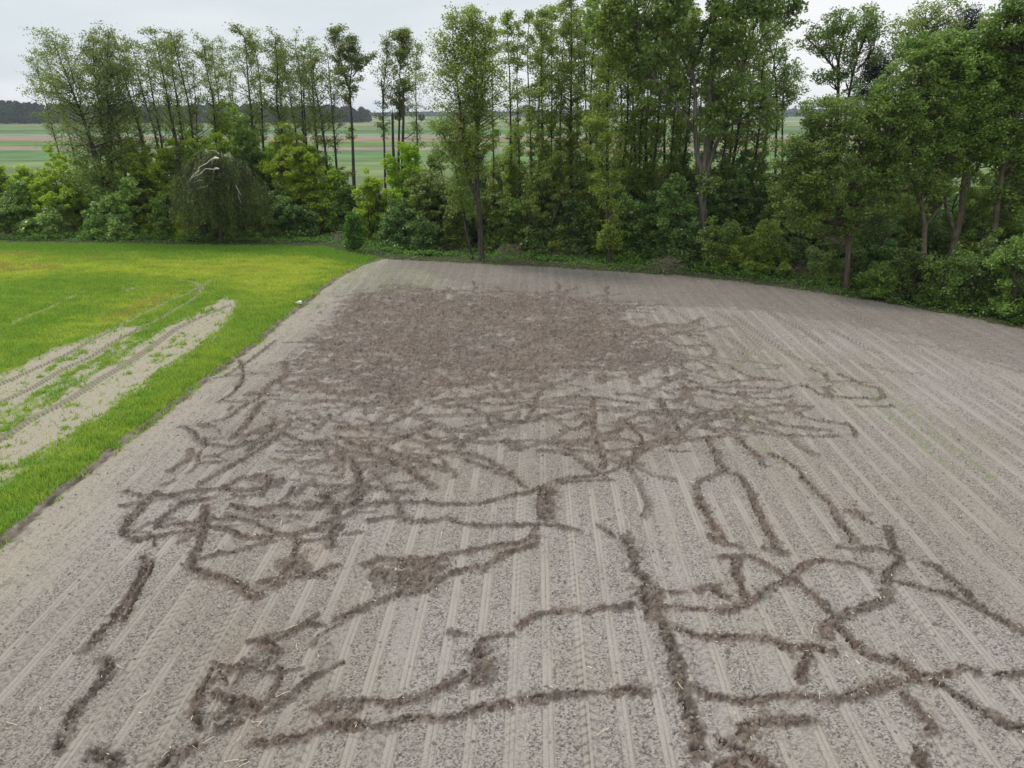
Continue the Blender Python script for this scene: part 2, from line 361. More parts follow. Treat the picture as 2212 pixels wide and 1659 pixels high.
# --- trails dug across the field
TRAILS = [
 ('F', .20, [(80,800),(250,850),(500,850),(660,870),(750,910),(900,910),(1020,940)]),
 ('F', .22, [(860,910),(880,960),(850,1050),(840,1110)]),
 ('F', .30, [(20,840),(40,960),(80,1100),(130,1250),(180,1400),(200,1520),(230,1560)]),
 ('F', .20, [(150,1160),(230,1200),(370,1230),(500,1240),(700,1215),(850,1215),(960,1235)]),
 ('F', .22, [(1030,1230),(1150,1215),(1280,1170),(1420,1130),(1580,1110),(1700,1150),(1850,1240),(1950,1310),(2100,1380),(2240,1420)]),
 ('F', .24, [(1470,1200),(1540,1270),(1600,1350),(1650,1400),(1640,1440)]),
 ('F', .20, [(480,1410),(600,1370),(750,1365),(900,1360)]), ('F', .26, [(500,1400),(480,1460)]),
 ('F', .24, [(330,1480),(430,1530),(520,1590),(620,1659),(700,1730)]), ('F', .22, [(330,1650),(420,1630),(500,1680)]),
 ('F', .28, [(1560,1560),(1600,1659),(1620,1740)]),
 ('F', .26, [(1000,840),(1010,770),(1080,720),(1200,670),(1330,640),(1380,610),(1350,560)]),
 ('F', .24, [(1080,800),(1150,880),(1250,960),(1400,1000),(1550,1080),(1620,1100)]),
 ('F', .22, [(1000,690),(980,650),(900,590),(830,530),(780,490),(850,420),(930,380),(1080,390),(1180,410),(1260,440)]),
 ('F', .20, [(740,490),(660,430),(560,370),(470,350),(350,360)]),
 ('F', .22, [(730,510),(640,550),(540,620),(430,680),(330,690)]),
 ('F', .24, [(440,370),(430,450),(470,540),(500,600)]),
 ('F', .16, [(0,660),(120,670),(240,680)]), ('F', .12, [(20,575),(120,570)]),
 ('F', .24, [(200,560),(300,530),(330,580),(380,600)]), ('F', .18, [(280,230),(350,260),(460,300)]),
 ('F', .18, [(600,310),(660,320),(740,330)]),
 ('F', .15, [(1070,300),(1180,310),(1290,310),(1370,330)]), ('F', .22, [(1120,80),(1200,110),(1250,140)]),
 ('F', .24, [(1370,180),(1390,280),(1440,360),(1440,400),(1380,440),(1360,520)]),
 ('F', .15, [(1380,510),(1500,520),(1600,550),(1680,580),(1780,600),(1850,640)]),
 ('F', .24, [(1600,390),(1680,420),(1750,480),(1830,560),(1900,630),(1980,700),(2080,750),(2180,800),(2260,830)]),
 ('F', .17, [(1690,1090),(1800,1060),(1870,1035),(1920,1070)]), ('F', .17, [(2040,1090),(2130,1080),(2240,1070)]),
 ('F', .16, [(1400,960),(1500,1030),(1560,1080)]),
 ('E', .28, [(1800,230),(1850,330),(1870,430),(1950,520),(2000,600),(1990,680),(2050,780),(2080,900),(2130,1020)]),
 ('E', .18, [(230,140),(350,110),(450,120),(520,140),(620,140),(700,120),(800,150),(950,165),(1050,160),(1140,165),(1250,155),(1350,160),(1430,180),(1520,195)]),
 ('E', .42, [(1325,-60),(1325,30),(1320,110)]),
 ('E', .18, [(680,345),(800,325),(950,300),(1050,280),(1170,265),(1230,220),(1255,170)]),
 ('E', .18, [(930,440),(980,390),(1050,340),(1150,310),(1240,280),(1260,230)]),
 ('E', .18, [(190,410),(280,370),(380,365),(450,390),(550,380),(700,370)]),
 ('E', .17, [(20,740),(130,700),(260,640),(400,590),(480,590),(580,560),(650,500),(760,450),(880,420)]),
 ('E', .50, [(300,480),(420,490),(520,470),(620,430)]), ('E', .32, [(430,560),(540,560),(620,500)]),
 ('E', .18, [(1150,790),(1190,750),(1280,710),(1380,690),(1510,690)]),
 ('E', .18, [(1570,700),(1680,670),(1760,680),(1850,640)]),
 ('E', .15, [(1640,160),(1680,190),(1740,230)]),
 ('E', .50, [(1920,590),(1980,640)]), ('E', .3, [(1930,540),(1980,720)]),
 ('E', .14, [(2050,660),(2130,670),(2212,680)]), ('E', .13, [(2100,580),(2170,570)]),
 ('E', .18, [(1040,840),(1000,850),(930,870),(890,920)]), ('E', .42, [(900,960),(920,1040),(910,1120)]),
 ('E', .10, [(1080,845),(1110,840)]), ('E', .14, [(720,830),(820,840)]),
 ('E', .20, [(0,1280),(100,1250),(200,1245),(290,1250)]),
 ('E', .20, [(340,1270),(450,1240),(560,1210),(650,1170),(750,1120),(820,1080)]),
 ('E', .17, [(250,1410),(380,1390),(470,1350),(560,1350),(620,1360)]),
 ('E', .19, [(680,1360),(800,1330),(900,1290),(1000,1270),(1090,1270)]),
 ('E', .19, [(1170,1240),(1300,1230),(1400,1210),(1520,1200)]), ('E', .09, [(1540,1200),(1640,1190)]),
 ('E', .22, [(1730,1190),(1830,1170),(1940,1185)]), ('E', .22, [(-20,1370),(60,1400),(180,1410)]),
 ('D', .28, [(960,-40),(930,0),(870,60),(800,140),(760,220)]),
 ('D', .20, [(750,230),(860,250),(960,230),(1100,205),(1250,190)]),
 ('D', .22, [(1290,0),(1150,30),(1040,90),(970,160)]),
 ('D', .18, [(960,180),(1050,160),(1200,150),(1300,130),(1500,130),(1620,170),(1750,230),(1830,240)]),
 ('D', .26, [(1270,50),(1260,200),(1220,300),(1180,400),(1210,440),(1280,470),(1380,490),(1460,520),(1540,590),(1600,600)]),
 ('D', .16, [(1250,370),(1350,340),(1480,320),(1600,280),(1700,260)]),
 ('D', .16, [(1600,520),(1720,490),(1850,475),(1960,455),(2080,410)]),
 ('D', .20, [(1840,250),(1820,330),(1780,430),(1730,500),(1700,540)]),
 ('D', .18, [(2000,780),(1880,775),(1780,840),(1680,880),(1620,920)]), ('D', .26, [(1630,890),(1700,930)]),
 ('D', .22, [(880,360),(900,400),(880,480),(830,560),(780,640),(720,720),(640,800),(580,870),(540,920)]),
 ('D', .12, [(940,380),(930,440),(860,560),(760,760)]),
 ('D', .24, [(650,990),(680,1040),(620,1140),(560,1200),(480,1280),(420,1400),(370,1500),(360,1550)]),
 ('D', .17, [(1350,1100),(1260,1150),(1220,1250),(1200,1320),(1230,1420)]),
 ('D', .20, [(1340,1210),(1450,1250),(1580,1280)]), ('D', .16, [(1480,1370),(1350,1420)]),
 ('D', .20, [(1590,1500),(1700,1500),(1850,1470),(1960,1430),(2060,1390),(2212,1385)]),
 ('D', .26, [(1960,1300),(2080,1250),(2212,1260)]), ('D', .24, [(560,1570),(640,1590),(700,1640)]),
 ('D', .30, [(1060,1590),(1150,1560),(1180,1540)]), ('D', .3, [(1020,1659),(1060,1600)]),
 ('D', .20, [(1380,1090),(1450,1040),(1540,1000)]), ('D', .22, [(1440,40),(1560,70),(1700,40),(1900,60),(2100,30)]),
 ('D', .22, [(1280,170),(1400,190),(1520,240),(1700,230),(1900,200),(2080,120)]),
 ('D', .28, [(2000,-20),(2080,100),(2060,200),(2040,290)]),
 ('A', .14, [(1290,920),(1380,900),(1500,890),(1650,880)]), ('A', .22, [(1120,1210),(1180,1240),(1240,1310),(1330,1330),(1430,1340)]),
 ('A', .35, [(1240,1200),(1300,1210)]), ('A', .16, [(1290,1190),(1400,1160),(1500,1090),(1560,1060),(1640,1000)]),
 ('A', .20, [(1450,1340),(1600,1300),(1720,1290)]), ('A', .24, [(780,1615),(900,1640),(1050,1640),(1200,1615),(1350,1600),(1500,1610),(1700,1580)]),
 ('A', .20, [(1380,1590),(1470,1540),(1600,1510)]), ('A', .18, [(1480,800),(1500,900),(1450,990),(1350,1060)]),
 ('A', .22, [(1240,1560),(1400,1470),(1560,1380),(1700,1280),(1800,1180)]), ('A', .14, [(1380,905),(1560,790),(1700,680)]),
 ('A', .3, [(1620,1060),(1530,1180),(1430,1290)]), ('A', .3, [(1700,1200),(1600,1290),(1540,1360)]),
 ('B', .16, [(1140,1230),(1380,1220),(1500,1240),(1620,1280),(1780,1285),(1950,1275),(2050,1270),(2212,1240)]),
 ('B', .20, [(980,1340),(1060,1370),(1160,1410),(1270,1450),(1350,1510)]), ('B', .34, [(1190,1400),(1240,1420)]),
 ('B', .14, [(960,1140),(1100,1110),(1300,1110),(1500,1090),(1650,1090),(1750,1075)]),
 ('B', .24, [(1760,1080),(1770,1180),(1800,1270),(1830,1330),(1820,1390)]),
 ('B', .12, [(1000,1060),(1200,1040),(1400,1010),(1700,1030),(1900,1030),(2060,1050)]),
 ('B', .14, [(980,980),(1150,1000),(1400,980),(1600,950),(1800,960)]), ('B', .14, [(900,860),(1050,880),(1250,830),(1500,860)]),
 ('B', .18, [(380,1380),(500,1390),(620,1360),(720,1340),(840,1300),(930,1280),(980,1200),(1050,1190),(1180,1180)]),
 ('B', .60, [(1230,1230),(1310,1260)]),
 ('B', .20, [(350,1620),(500,1600),(650,1600),(850,1610),(1050,1610),(1180,1580),(1250,1560),(1400,1530),(1500,1480),(1620,1450),(1800,1430),(1920,1390),(2000,1350),(2060,1290),(2212,1230)]),
 ('B', .16, [(1570,1480),(1680,1470),(1830,1460)]), ('B', .3, [(1960,1390),(2010,1330),(2060,1280)]),
 ('B', .22, [(-20,1500),(200,1500),(400,1500),(500,1530),(610,1530)]), ('B', .20, [(-20,1600),(150,1620),(350,1630)]),
 ('B', .26, [(1990,1130),(2040,1150)]), ('B', .16, [(1880,1110),(2000,1120),(2120,1100)]), ('B', .18, [(2010,1150),(2060,1200),(2080,1240)]),
 ('B', .24, [(1455,1510),(1440,1600),(1440,1700)]),
 ('B', .3, [(280,1330),(320,1450),(310,1600)]), ('B', .25, [(200,1200),(330,1260),(480,1240),(650,1180),(800,1120)]),
 ('B', .2, [(120,1330),(260,1290),(420,1330),(560,1320)]), ('B', .16, [(700,1180),(850,1230),(960,1240)]),
 ('B', .2, [(1650,1090),(1700,1060),(1760,1080)]), ('B', .16, [(1350,1100),(1400,1000),(1440,900)]),
 ('C', .15, [(60,740),(150,740),(260,750),(370,770),(500,770),(640,760)]), ('C', .15, [(470,800),(600,800),(740,800),(780,790)]),
 ('C', .2, [(700,750),(800,720),(900,740),(960,780),(1050,790),(1200,800),(1300,810)]),
 ('C', .18, [(1070,650),(1150,680),(1230,720),(1310,740),(1340,790),(1300,810)]),
 ('C', .14, [(780,890),(900,930),(1020,950),(1120,965),(1160,1000),(1170,1040)]),
 ('C', .2, [(-200,1100),(0,1050),(150,1050),(300,1040),(400,1010),(450,940),(400,890)]),
 ('C', .14, [(210,985),(350,990),(500,1010),(640,1025),(800,1035),(960,1035),(1060,1035)]),
 ('C', .14, [(530,995),(590,970),(650,955)]), ('C', .14, [(100,830),(250,870),(340,880),(440,855)]),
 ('C', .24, [(260,1060),(300,1130),(330,1200),(370,1240)]),
 ('C', .22, [(370,1700),(300,1590),(250,1500),(210,1420),(190,1330),(260,1290),(360,1255),(450,1270),(490,1330),(530,1400),(560,1480),(600,1570),(650,1659),(690,1750)]),
 ('C', .24, [(450,1050),(500,1100),(570,1170),(610,1220)]),
 ('C', .22, [(640,1140),(740,1190),(820,1250),(880,1320),(940,1390),(1020,1460),(1070,1560),(1140,1640),(1160,1690)]),
 ('C', .34, [(1150,1500),(1200,1530)]), ('C', .12, [(1180,850),(1400,850)]), ('C', .18, [(0,430),(80,470),(280,480)]),
 ('C', .2, [(380,590),(500,660),(620,680),(700,690)]), ('C', .18, [(-100,560),(60,600),(160,560),(300,620)]),
 ('C', .2, [(900,620),(1000,660)]), ('C', .2, [(0,700),(100,680),(220,720)]), ('C', .24, [(-80,900),(60,880),(160,900)]),
 ('C', .25, [(-40,800),(20,920),(100,1010)]), ('C', .12, [(0,1120),(80,1130),(150,1125)]),
 ('F', .22, [(200,0),(240,80),(300,170),(330,210)]),
]
trail = np.zeros(X.shape, np.float32); side = np.zeros(X.shape, np.float32); spill = np.zeros(X.shape, np.float32)
for c, w, pts in TRAILS:
    line_mask(trail, cg(c, pts), w * (.62 if c in 'DEF' else .58), prof=side, soft=.35, wob=.55)
    line_mask(spill, cg(c, pts), w * 1.08, soft=.6, wob=.6)
# many short scratches where the field was turned over the most
rs = random.Random(4)
DENSE = gp(*np.array([(560,760),(700,650),(850,640),(1100,620),(1300,640),(1500,720),(1600,830),(1560,960),(1350,1000),(1000,960),(800,1080),(560,1100),(480,960)]).T)
bx0, by0 = DENSE.min(0); bx1, by1 = DENSE.max(0)
k = 0
while k < 260:
    x = rs.uniform(bx0, bx1); y = rs.uniform(by0, by1)
    if not inpoly(np.array([x]), np.array([y]), DENSE)[0]: continue
    k += 1
    a = rs.gauss(0.05, 0.3) if rs.random() < 0.8 else rs.gauss(1.5, 0.3)
    P = [(x, y)]
    for j in range(rs.randint(2, 6)):
        a += rs.gauss(0, 0.35); P.append((P[-1][0] + 0.7 * math.cos(a), P[-1][1] + 0.7 * math.sin(a)))
    line_mask(trail, np.array(P), rs.uniform(.10, .22), prof=side, amp=rs.uniform(.6, 1))

for (c_, reg, n_s, w0, w1) in [('D', [(760,0),(2212,-40),(2150,300),(1900,500),(1300,480),(1150,330),(760,240)], 22, .07, .16), ('A', [(1150,1200),(1500,1000),(2212,1000),(2212,1659),(800,1659)], 35, .07, .17),
                               ('B', [(0,1100),(900,1150),(800,1350),(500,1659),(0,1659)], 30, .07, .16), ('C', [(-100,500),(900,650),(1300,760),(700,950),(0,950)], 25, .06, .14), ('D', [(1500,850),(2000,850),(1900,1250),(1500,1500),(1150,1450),(1250,1100)], 14, .05, .09)]:
    Pg = cg(c_, reg); q0, q1 = Pg.min(0), Pg.max(0); k = 0
    while k < n_s:
        x = rs.uniform(q0[0], q1[0]); y = rs.uniform(q0[1], q1[1])
        if not inpoly(np.array([x]), np.array([y]), Pg)[0]: continue
        k += 1; a = rs.gauss(.1, .35) if rs.random() < .7 else rs.gauss(1.45, .3); P = [(x, y)]
        for j in range(rs.randint(1, 4)):
            a += rs.gauss(0, .4); P.append((P[-1][0] + .45 * math.cos(a), P[-1][1] + .45 * math.sin(a)))
        line_mask(trail, np.array(P), rs.uniform(w0, w1), prof=side, amp=rs.uniform(.5, .95))
# --- turned over areas: density painted area by area, broken up by noise
TILL = [
 (1.00, None, [(700,660),(760,620),(880,600),(1000,625),(1120,625),(1290,630),(1420,700),(1480,740),(1500,800),(1400,830),(1250,830),(1130,850),(1010,830),(960,890),(880,930),(800,905),(700,880),(640,850),(560,830),(620,760)]),
 (0.66, None, [(540,870),(640,830),(820,880),(900,960),(830,1010),(700,1030),(560,1040),(520,960)]),
 (0.48, None, [(430,900),(560,840),(720,860),(960,890),(1020,960),(900,1000),(780,1080),(740,1150),(600,1170),(460,1160),(420,1090),(560,1020),(480,960)]),
 (0.48, None, [(1250,700),(1480,720),(1600,830),(1560,940),(1400,960),(1240,900),(1000,900),(950,860)]),
 (0.45, None, [(1480,740),(1650,800),(1860,830),(1840,880),(1620,900),(1500,900)]),
 (0.52, 'D', [(1620,890),(1780,900),(1960,850),(2080,930),(2010,1080),(1960,1170),(1750,1240),(1600,1200),(1560,1100),(1500,1050)]),
 (0.34, 'D', [(1180,1120),(1500,1050),(1760,1240),(1600,1400),(1480,1480),(1240,1440)]),
 (0.55, 'D', [(1270,0),(2212,0),(2212,120),(2050,250),(1800,260),(1500,260),(1290,230),(1280,100)]),
 (0.35, 'D', [(1550,300),(2100,260),(2050,450),(1700,760),(1500,900),(1400,700)]),
 (1.35, 'E', [(200,420),(300,390),(450,400),(690,370),(700,430),(600,520),(540,600),(440,580),(300,570),(190,520)]),
 (0.60, 'D', [(480,1580),(640,1560),(760,1640),(700,1700),(500,1700)]), (0.6, 'D', [(1000,1600),(1120,1540),(1220,1540),(1180,1659),(1000,1700)]),
]
D = np.zeros(X.shape, np.float32)
for d, c, pts in TILL:
    D = np.maximum(D, d * poly_soft(c, pts, r=1.6 if c is None else .35, warp=1.3 if c is None else .8))
TN = 0.62 * fbm(X * 1.15, Y * 1.9, 301, 3) + 0.38 * fbm(X * 5, Y * 8, 321, 2)
till = sm(-0.10, 0.12, D * 0.78 - TN * 1.32 + 0.06) * (D > 0.01)
till = np.clip(till, 0, 1)

# --- seeded rows
ca, sa = math.cos(math.radians(1.9)), math.sin(math.radians(1.9))
R = X * ca - Y * sa                          # across the rows
S = X * sa + Y * ca                          # along the rows
# on the right headland the rows swing round a little
u0 = gp(1140, 1586)[0]
row0 = u0 * ca - gp(1140, 1586)[1] * sa
row = R - (gp(1118, 1586)[0] * ca - gp(1118, 1586)[1] * sa)
per = 0.80
ph = (row / per) % 1.0
wv = (vn(row * 2.0, S * 0.25, 9) - 0.5) * 0.05
strip = sm(0.0, 0.05, ph - 0.62 + wv) * (1 - sm(0.92, 0.98, ph + wv))    # smooth rolled strip
ln = np.maximum.reduce([np.exp(-((ph - c + wv * 0.6) / 0.014) ** 2) for c in (0.64, 0.80, 0.93)])
strip *= (.35 + .75 * sm(.25, .6, fbm(row * 1.1, S * .5, 21, 3)))
ln *= 0.35 + 0.65 * vn(row * 9, S * 1.3, 19)
big = (row / 4.4) % 1.0 * 4.4
chev = np.zeros(X.shape, np.float32); cpat = np.zeros(X.shape, np.float32)
for c0 in (0.0, 1.5):
    dx = big - c0; dx = np.where(dx > 2.2, dx - 4.4, dx)
    m = 1 - sm(0.19, 0.25, np.abs(dx))
    q = (S / 0.235 + np.abs(dx) * 2.6 + (dx > 0) * 0.5) % 1.0
    p = sm(0.55, 0.72, q) * (1 - sm(0.86, 0.98, q)) * sm(0.015, 0.05, np.abs(dx))
    cpat = np.maximum(cpat, p * m * sm(.25, .6, fbm(row * .4, S * .22, 29, 3)) * (.5 + vn(row * 7, S * 7, 27))); chev = np.maximum(chev, m)
# dark clods between the strips: damp soil and clod shadow painted as colour
c1 = vn(row * 12, S * 15, 91); c2 = vn(row * 23, S * 30, 95); c3 = vn(row * 5, S * 6, 97); c4 = fbm(X * 0.5, Y * 0.5, 99, 3)
clod = sm(0.52, 0.74, 0.36 * c1 + 0.58 * c2 + 0.12 * c3 + 0.16 * (c4 - 0.4)) * (1 - 0.85 * strip) * (1 - 0.6 * chev)
# smoother, paler headland next to the crop and a smoother brown headland below the trees
crop_edge = cg('A', [(-900,2650),(280,1659),(600,1400),(900,1180),(1180,960),(1420,790),(1560,690),(1720,550),(1830,470),(1930,390),(2060,290),(2230,205),(2400,160)])
wood_edge = gp(*np.array([(-1500,515),(-600,520),(0,524),(400,530),(700,533),(800,558),(1000,568),(1200,578),(1500,598),(1700,622),(1900,652),(2100,688),(2212,712),(2600,800),(3400,1000)]).T)
# signed distance-like coordinate to the crop edge
def edge_dist(P, x, y):
    d = np.full(x.shape, 1e9); s = np.ones(x.shape)
    for i in range(len(P) - 1):
        a = P[i]; b = P[i + 1]; e = b - a; L2 = e @ e
        t = np.clip(((x - a[0]) * e[0] + (y - a[1]) * e[1]) / L2, 0, 1)
        px = x - a[0] - t * e[0]; py = y - a[1] - t * e[1]
        dd = np.hypot(px, py); cr = e[0] * (y - a[1]) - e[1] * (x - a[0])
        m = dd < d; d = np.where(m, dd, d); s = np.where(m, np.sign(cr), s)
    return d * s                                            # positive on the left hand side
CE = edge_dist(crop_edge, X, Y)         # >0 inside the green crop
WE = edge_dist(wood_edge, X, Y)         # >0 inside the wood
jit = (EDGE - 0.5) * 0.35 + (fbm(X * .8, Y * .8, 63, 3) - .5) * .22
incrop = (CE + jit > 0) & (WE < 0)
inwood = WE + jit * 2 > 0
head = sm(-3.4, -0.6, CE + (fbm(X * .6, Y * .6, 5) - .5) * 2.5) * (CE < 0)        # pale strip by the crop
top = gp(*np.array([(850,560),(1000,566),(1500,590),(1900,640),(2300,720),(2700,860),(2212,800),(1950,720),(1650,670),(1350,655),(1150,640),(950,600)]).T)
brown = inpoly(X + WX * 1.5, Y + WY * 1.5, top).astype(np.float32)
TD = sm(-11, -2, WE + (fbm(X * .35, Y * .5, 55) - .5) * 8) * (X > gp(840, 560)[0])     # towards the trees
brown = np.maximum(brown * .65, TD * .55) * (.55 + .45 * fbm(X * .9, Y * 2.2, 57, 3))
# tyre ruts on the right headland
RUTS = [('C', [(-60,190),(0,230),(100,290),(250,370),(420,450),(540,530)]), ('C', [(420,290),(520,360),(640,450),(760,530),(880,580),(1020,600)]),
        ('C', [(580,240),(700,300),(860,390),(960,460)]), ('C', [(1000,370),(1130,430),(1230,490),(1330,520)]), ('C', [(1130,270),(1290,350),(1400,380)]),
        ('C', [(1400,450),(1700,490),(1900,550),(2200,640)]), ('C', [(1200,590),(1400,630),(1600,650)]), ('C', [(850,680),(1000,690),(1150,720)]),
        ('C', [(300,260),(420,330),(520,420),(600,500)]), ('C', [(-100,330),(50,360),(200,440),(380,500)]), ('C', [(200,470),(420,500),(500,560)])]
rut = np.zeros(X.shape, np.float32); rpat = np.zeros(X.shape, np.float32)
def rut_lines(lst, w, per_, dst, pat):
    for c, pts in lst:
        P = smooth_line(cg(c, pts), 6); acc = 0.0
        for i in range(len(P) - 1):
            a, b = P[i], P[i + 1]; e = b - a; L = np.hypot(*e) + 1e-9
            r0 = np.searchsorted(ys, min(a[1], b[1]) - w * 1.5); r1 = np.searchsorted(ys, max(a[1], b[1]) + w * 1.5)
            if r1 > r0:
                x = X[r0:r1]; y = Y[r0:r1]
                al = ((x - a[0]) * e[0] + (y - a[1]) * e[1]) / L
                ac = (e[0] * (y - a[1]) - e[1] * (x - a[0])) / L
                m = (1 - sm(0.8, 1.05, np.abs(ac) / w)) * ((al >= -0.05) & (al <= L + 0.05))
                q = ((acc + al) / per_ + np.abs(ac) * 1.6 / w * 0.5 + (ac > 0) * 0.5) % 1.0
                p = sm(0.3, 0.5, q) * (1 - sm(0.8, 0.95, q))
                np.maximum(dst[r0:r1], m, out=dst[r0:r1]); np.maximum(pat[r0:r1], m * p, out=pat[r0:r1])
            acc += L
rut_lines(RUTS, 0.24, 0.42, rut, rpat)
GN = fbm(X * 2.2, Y * 2.2, 401, 3)
GT = 0.6 * fbm(R * 4.0, S * 1.2, 431, 3) + 0.4 * vn(X * 9, Y * 9, 437)
# --- bare sandy strips and wheel tracks in the green crop
sandy = [
 (1.0, [(-400,1850),(0,1565),(150,1450),(420,1300),(620,1140),(900,945),(1180,755),(1350,630),(1460,455),(1400,405),(1250,480),(1100,560),(900,670),(700,800),(400,985),(0,1250),(-400,1480)]),
 (1.0, [(-400,1280),(0,1130),(300,980),(600,790),(820,650),(950,580),(700,600),(500,690),(380,710),(120,840),(0,900),(-400,1060)]),
 (0.72, [(-400,1480),(0,1250),(400,985),(700,800),(900,670),(820,650),(600,790),(300,980),(0,1130),(-400,1280)]),
 (0.5, [(900,370),(980,340),(1050,345),(1000,375)]), (0.45, [(700,370),(850,330),(900,350),(780,390)]),
]
bare = np.zeros(X.shape, np.float32)
for d, pts in sandy:
    bare = np.maximum(bare, d * poly_soft('A', pts, r=.45, warp=.35))
bare = sm(.15, .95, bare + (GT - .5) * 1.3)
bare = bare * sm(0.28, 0.44, GN * 0.5 + GT * 0.5)
trk = np.zeros(X.shape, np.float32); tpat = np.zeros(X.shape, np.float32)
rut_lines([('A', [(-300,1060),(0,950),(200,860),(400,770),(560,680),(740,590),(850,530),(960,480),(1060,430),(1160,390),(1220,345),(1180,320),(1080,310)]),
           ('A', [(-300,1170),(0,1060),(200,970),(400,850),(560,780),(700,690),(850,610),(980,550),(1080,490),(1200,420),(1260,340),(1310,310)])], 0.20, 0.20, trk, tpat)
rut_lines([('A', [(-300,1440),(0,1290),(200,1160),(400,1060),(600,930),(800,810),(960,700),(1100,600),(1250,530),(1420,460)])], 0.26, 0.24, trk, tpat)
trk *= incrop; tpat *= incrop
lane = np.zeros(X.shape, np.float32)
for pts in ([(-200,690),(0,610),(150,540),(300,480),(450,410),(600,340)],):
    line_mask(lane, cg('A', pts), 0.22, amp=0.7)
bare = np.maximum(bare, lane * 0.8 * (GN > 0.42))
bare = np.maximum(bare, trk * 0.8)
yel = np.zeros(X.shape, np.float32)
for d, pts in [(1.0, [(-900,130),(0,140),(400,190),(900,190),(1500,180),(2000,160),(2212,200),(2000,330),(1700,440),(1500,460),(1600,380),(1400,320),(1050,310),(700,250),(350,270),(0,320),(-900,500)]),
               (0.9, [(0,860),(350,700),(700,600),(950,470),(1160,370),(900,360),(560,530),(300,680),(0,800)]), (0.6, [(500,640),(860,520),(1100,400),(1000,370),(700,500)]),
               (0.5, [(1100,900),(1400,700),(1600,600),(1500,740),(1200,940),(700,1330),(300,1640),(0,1640),(500,1350)])]:
    yel = np.maximum(yel, d * poly_soft('A', pts, r=1.5, warp=1.3))
yel = np.clip(yel * (0.25 + 1.5 * (fbm(X * .7, Y * 1.8, 451, 4) - 0.2)) + .75 * (fbm(X * .6, Y * 1.5, 457, 4) - .42), 0, 1)
dry = np.zeros(X.shape, np.float32)
for d, pts in [(0.9, [(-200,190),(0,200),(330,210),(420,240),(200,250),(0,265),(-200,280)]), (0.7, [(560,590),(860,420),(1160,360),(1060,410),(800,540)]), (0.6, [(1150,235),(1720,225),(1700,245),(1200,250)]), (0.6, [(520,160),(640,150),(640,180),(500,185)]), (0.7,[(0,130),(250,140),(200,165),(0,165)])]:
    dry = np.maximum(dry, d * poly('A', pts, warp=0.5))
dry = dry * sm(0.35, 0.6, GT * 0.5 + GN * 0.5)
# --- volunteer green in the bare field
weed = 0.75 * poly('B', [(390,110),(560,140),(860,190),(830,250),(620,320),(400,330),(120,330),(60,420),(0,400),(180,250),(330,150)], warp=0.9) * sm(0.36, 0.62, fbm(X * 1.6, Y * 5, 501, 3))
wl_ = np.zeros(X.shape, np.float32)
for c, w, pts in [('C', .22, [(1330,760),(1500,870),(1700,1050),(1850,1150),(2000,1280)]), ('C', .2, [(1230,740),(1340,850),(1450,960),(1650,1150),(1800,1250)]),
                  ('C', .14, [(430,560),(470,620)]), ('C', .14, [(280,600),(340,700)]), ('C', .2, [(560,1060),(640,1130)]), ('C', .12, [(720,960),(780,1010)]),
                  ('C', .15, [(590,520),(620,560)]), ('C', .15, [(440,860),(560,1000)]), ('C', .16, [(930,650),(1050,720),(1130,790)]), ('A', .14, [(1300,940),(1500,780),(1700,590),(1800,510)]), ('A', .12, [(1380,930),(1560,760),(1700,640)])]:
    line_mask(wl_, cg(c, pts), w, amp=0.8)
weed = np.maximum(weed, wl_ * sm(0.35, 0.7, vn(X * 6, Y * 6, 511)))
weed = np.maximum(weed, 0.30 * poly('C', [(300,300),(900,560),(1500,700),(2100,1100),(2100,1300),(1500,1050),(1000,820),(500,620)], warp=1.2) * sm(0.3, 0.8, fbm(X * 3, Y * 3, 521, 3)))
tan_ = np.zeros(X.shape, np.float32)
for d, pts in [(1, [(1900,150),(2000,260),(2020,380),(1850,420),(1800,330)]), (.6, [(1450,800),(1700,780),(1350,1240),(1200,1240)]), (.5, [(1560,1250),(1640,1300),(1450,1620),(1380,1600)])]:
    tan_ = np.maximum(tan_, d * poly('D', pts, warp=0.6))
tan_ = np.maximum(tan_, .7 * poly('B', [(200,1100),(700,1200),(800,1250),(400,1330),(250,1500),(150,1400)], warp=.8))

stain = np.zeros(X.shape, np.float32)
for d, c_, pts in [(.75, 'D', [(1620,880),(1960,840),(2080,930),(2010,1080),(1960,1250),(1750,1340),(1560,1400),(1240,1450),(1180,1150),(1400,1050)]), (.6, 'D', [(1270,0),(2212,0),(2212,150),(2050,450),(1700,760),(1450,600),(1200,420)]),
                   (.6, None, [(430,900),(640,700),(760,600),(1300,620),(1560,720),(1700,830),(1600,980),(1200,1010),(900,1080),(700,1200),(440,1180)]), (.5, 'E', [(1800,300),(2100,500),(2212,760),(2000,800),(1860,600)]),
                   (.45, 'F', [(200,300),(560,330),(760,500),(520,700),(250,640)]), (.4, 'F', [(1250,200),(1500,360),(1450,600),(1300,500)]), (.5, 'D', [(400,1500),(1300,1480),(1250,1700),(400,1700)])]:
    stain = np.maximum(stain, d * poly_soft(c_, pts, r=.9, warp=1.2))
stain = stain * sm(.25, .65, fbm(X * 2.2, Y * 2.2, 71, 4)) * .9
tone = fbm(X * .16, Y * .16, 73, 4)
soil = ~(incrop | inwood)
furrow = (.25 + 1.05 * fbm(X * 2.1, Y * 2.1, 65, 3)) * np.exp(-((CE + 0.22 + jit) / 0.20) ** 2) * (CE < 0.3) * (WE < 0)
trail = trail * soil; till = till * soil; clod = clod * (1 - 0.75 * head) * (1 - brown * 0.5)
pock = sm(0.70, 0.80, vn(X * 5.5, Y * 5.5, 611)) * head * 0.9
clod = np.maximum(clod, pock)
clod = np.where(incrop, sm(0.55, 0.75, c1 * .5 + c2 * .5) * 0.35, clod)
